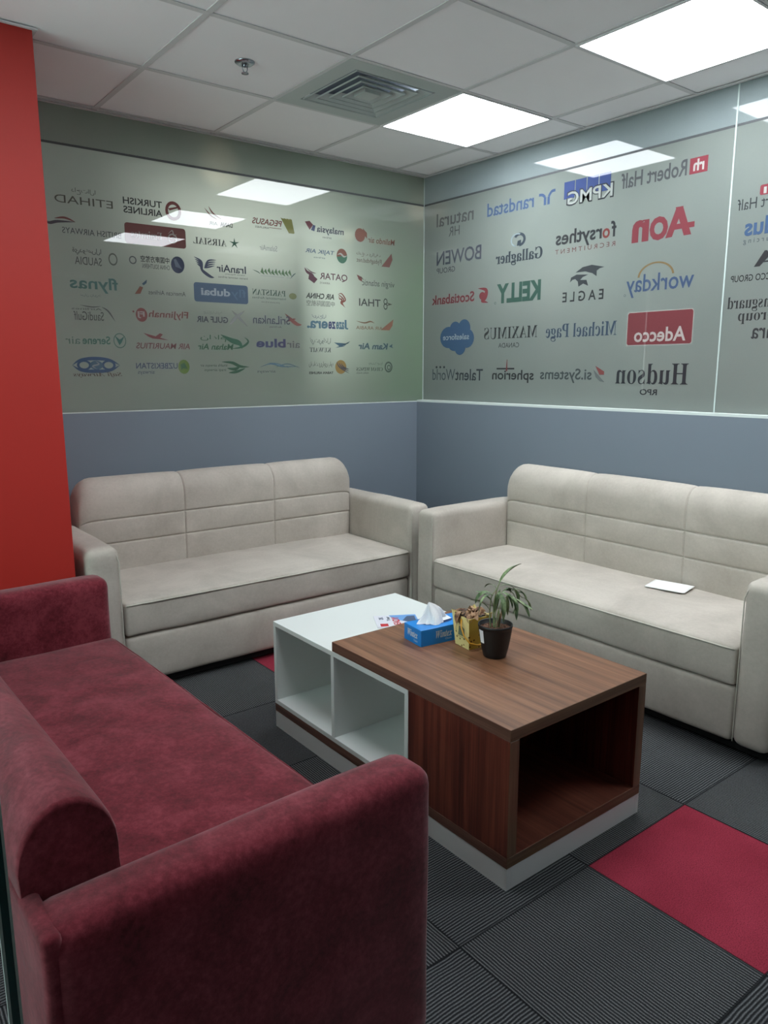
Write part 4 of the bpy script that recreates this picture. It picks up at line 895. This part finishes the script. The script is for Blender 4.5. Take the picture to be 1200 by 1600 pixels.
bm = bmesh.new(); sheet(bm, [(.014, .010), (.044, .010), (.044, .040), (.014, .040)], .0031, .0034); link('red_block', bm, simple('red_print', 'c02a30', 0.3), cov)
plate_text(cov, 'lettering', 'READY', (.094, .004, .0038), (0, 1, 0), (-1, 0, 0), .108, .028, simple('red_ink', 'c8333a', 0.4), .03, label='red printed lettering')
plate_text(cov, 'lettering', 'Your', (.060, .070, .0038), (0, 1, 0), (-1, 0, 0), .050, .016, simple('grey_ink', '556070', 0.4), .01)
plate_text(cov, 'lettering', '2K', (.034, .088, .0038), (0, 1, 0), (-1, 0, 0), .03, .018, simple('grey_ink_dark', '4a5570', 0.4), .02)

# folded paper on the right sofa
t = thing('paper_sheet', 'folded white paper sheet lying on the seat of the right sofa', 'paper', (-.326, -2.072, .4315), R(12))
bm = bmesh.new(); N = 10; V = [[None]*(N+1) for _ in range(N+1)]
for i in range(N+1):
    for j in range(N+1):
        x = -.065+.13*i/N; y = -.088+.176*j/N; V[i][j] = bm.verts.new((x, y, .0020+.0022*abs(math.sin(2.2*j/N+.4))*(.3+.7*i/N)))
for i in range(N):
    for j in range(N): f = bm.faces.new((V[i][j], V[i+1][j], V[i+1][j+1], V[i][j+1])); f.smooth = True
r_ = bmesh.ops.extrude_face_region(bm, geom=bm.faces[:]); bmesh.ops.translate(bm, vec=(0, 0, -.0015), verts=[v for v in r_['geom'] if isinstance(v, bmesh.types.BMVert)]); recalc(bm)
link('upper_sheet', bm, simple('white_paper', 'f2f1ef', 0.7), t)
bm = bmesh.new(); sheet(bm, [(-.069, -.083), (.062, -.080), (.062, .085), (-.070, .086)], 0, .0008); recalc(bm); link('lower_sheet', bm, simple('white_paper_shaded', 'dcdad6', 0.7), t)  # lower sheet is the same paper with shade put into its colour

# glass partition beside the red sofa
t = thing('glass_partition', 'clear glass partition panel with a dark green edge behind the red sofa', 'glass panel', (-3.2205, -3.085, 0))
eg = NT('green_glass_edge'); eg.bsdf(lin('143c38'), 0.15)
cg = NT('partition_glass'); g1 = cg.n('ShaderNodeBsdfTransparent'); g1.inputs[0].default_value = (0.80, 0.90, 0.87, 1); gloss_over(cg, g1.outputs[0])
bm = bmesh.new(); box(bm, -.0055, .0055, 0, 2.325, .004, H-.002, 0)
bm.normal_update()
for f in bm.faces:
    if abs(f.normal.x) < .5: f.material_index = 1
link('pane', bm, [cg.m, eg.m], t)
bm = bmesh.new(); box(bm, -.0065, -.0035, -.0012, .0022, .004, H-.002); box(bm, .0040, .0065, -.0012, .0022, .004, H-.002); link('polished_edge', bm, simple('glass_arris', '8fa59c', 0.3), t)
bm = bmesh.new(); box(bm, -.02, .02, .002, 2.32, 0, .0035); link('floor_channel', bm, M['metal'], t)
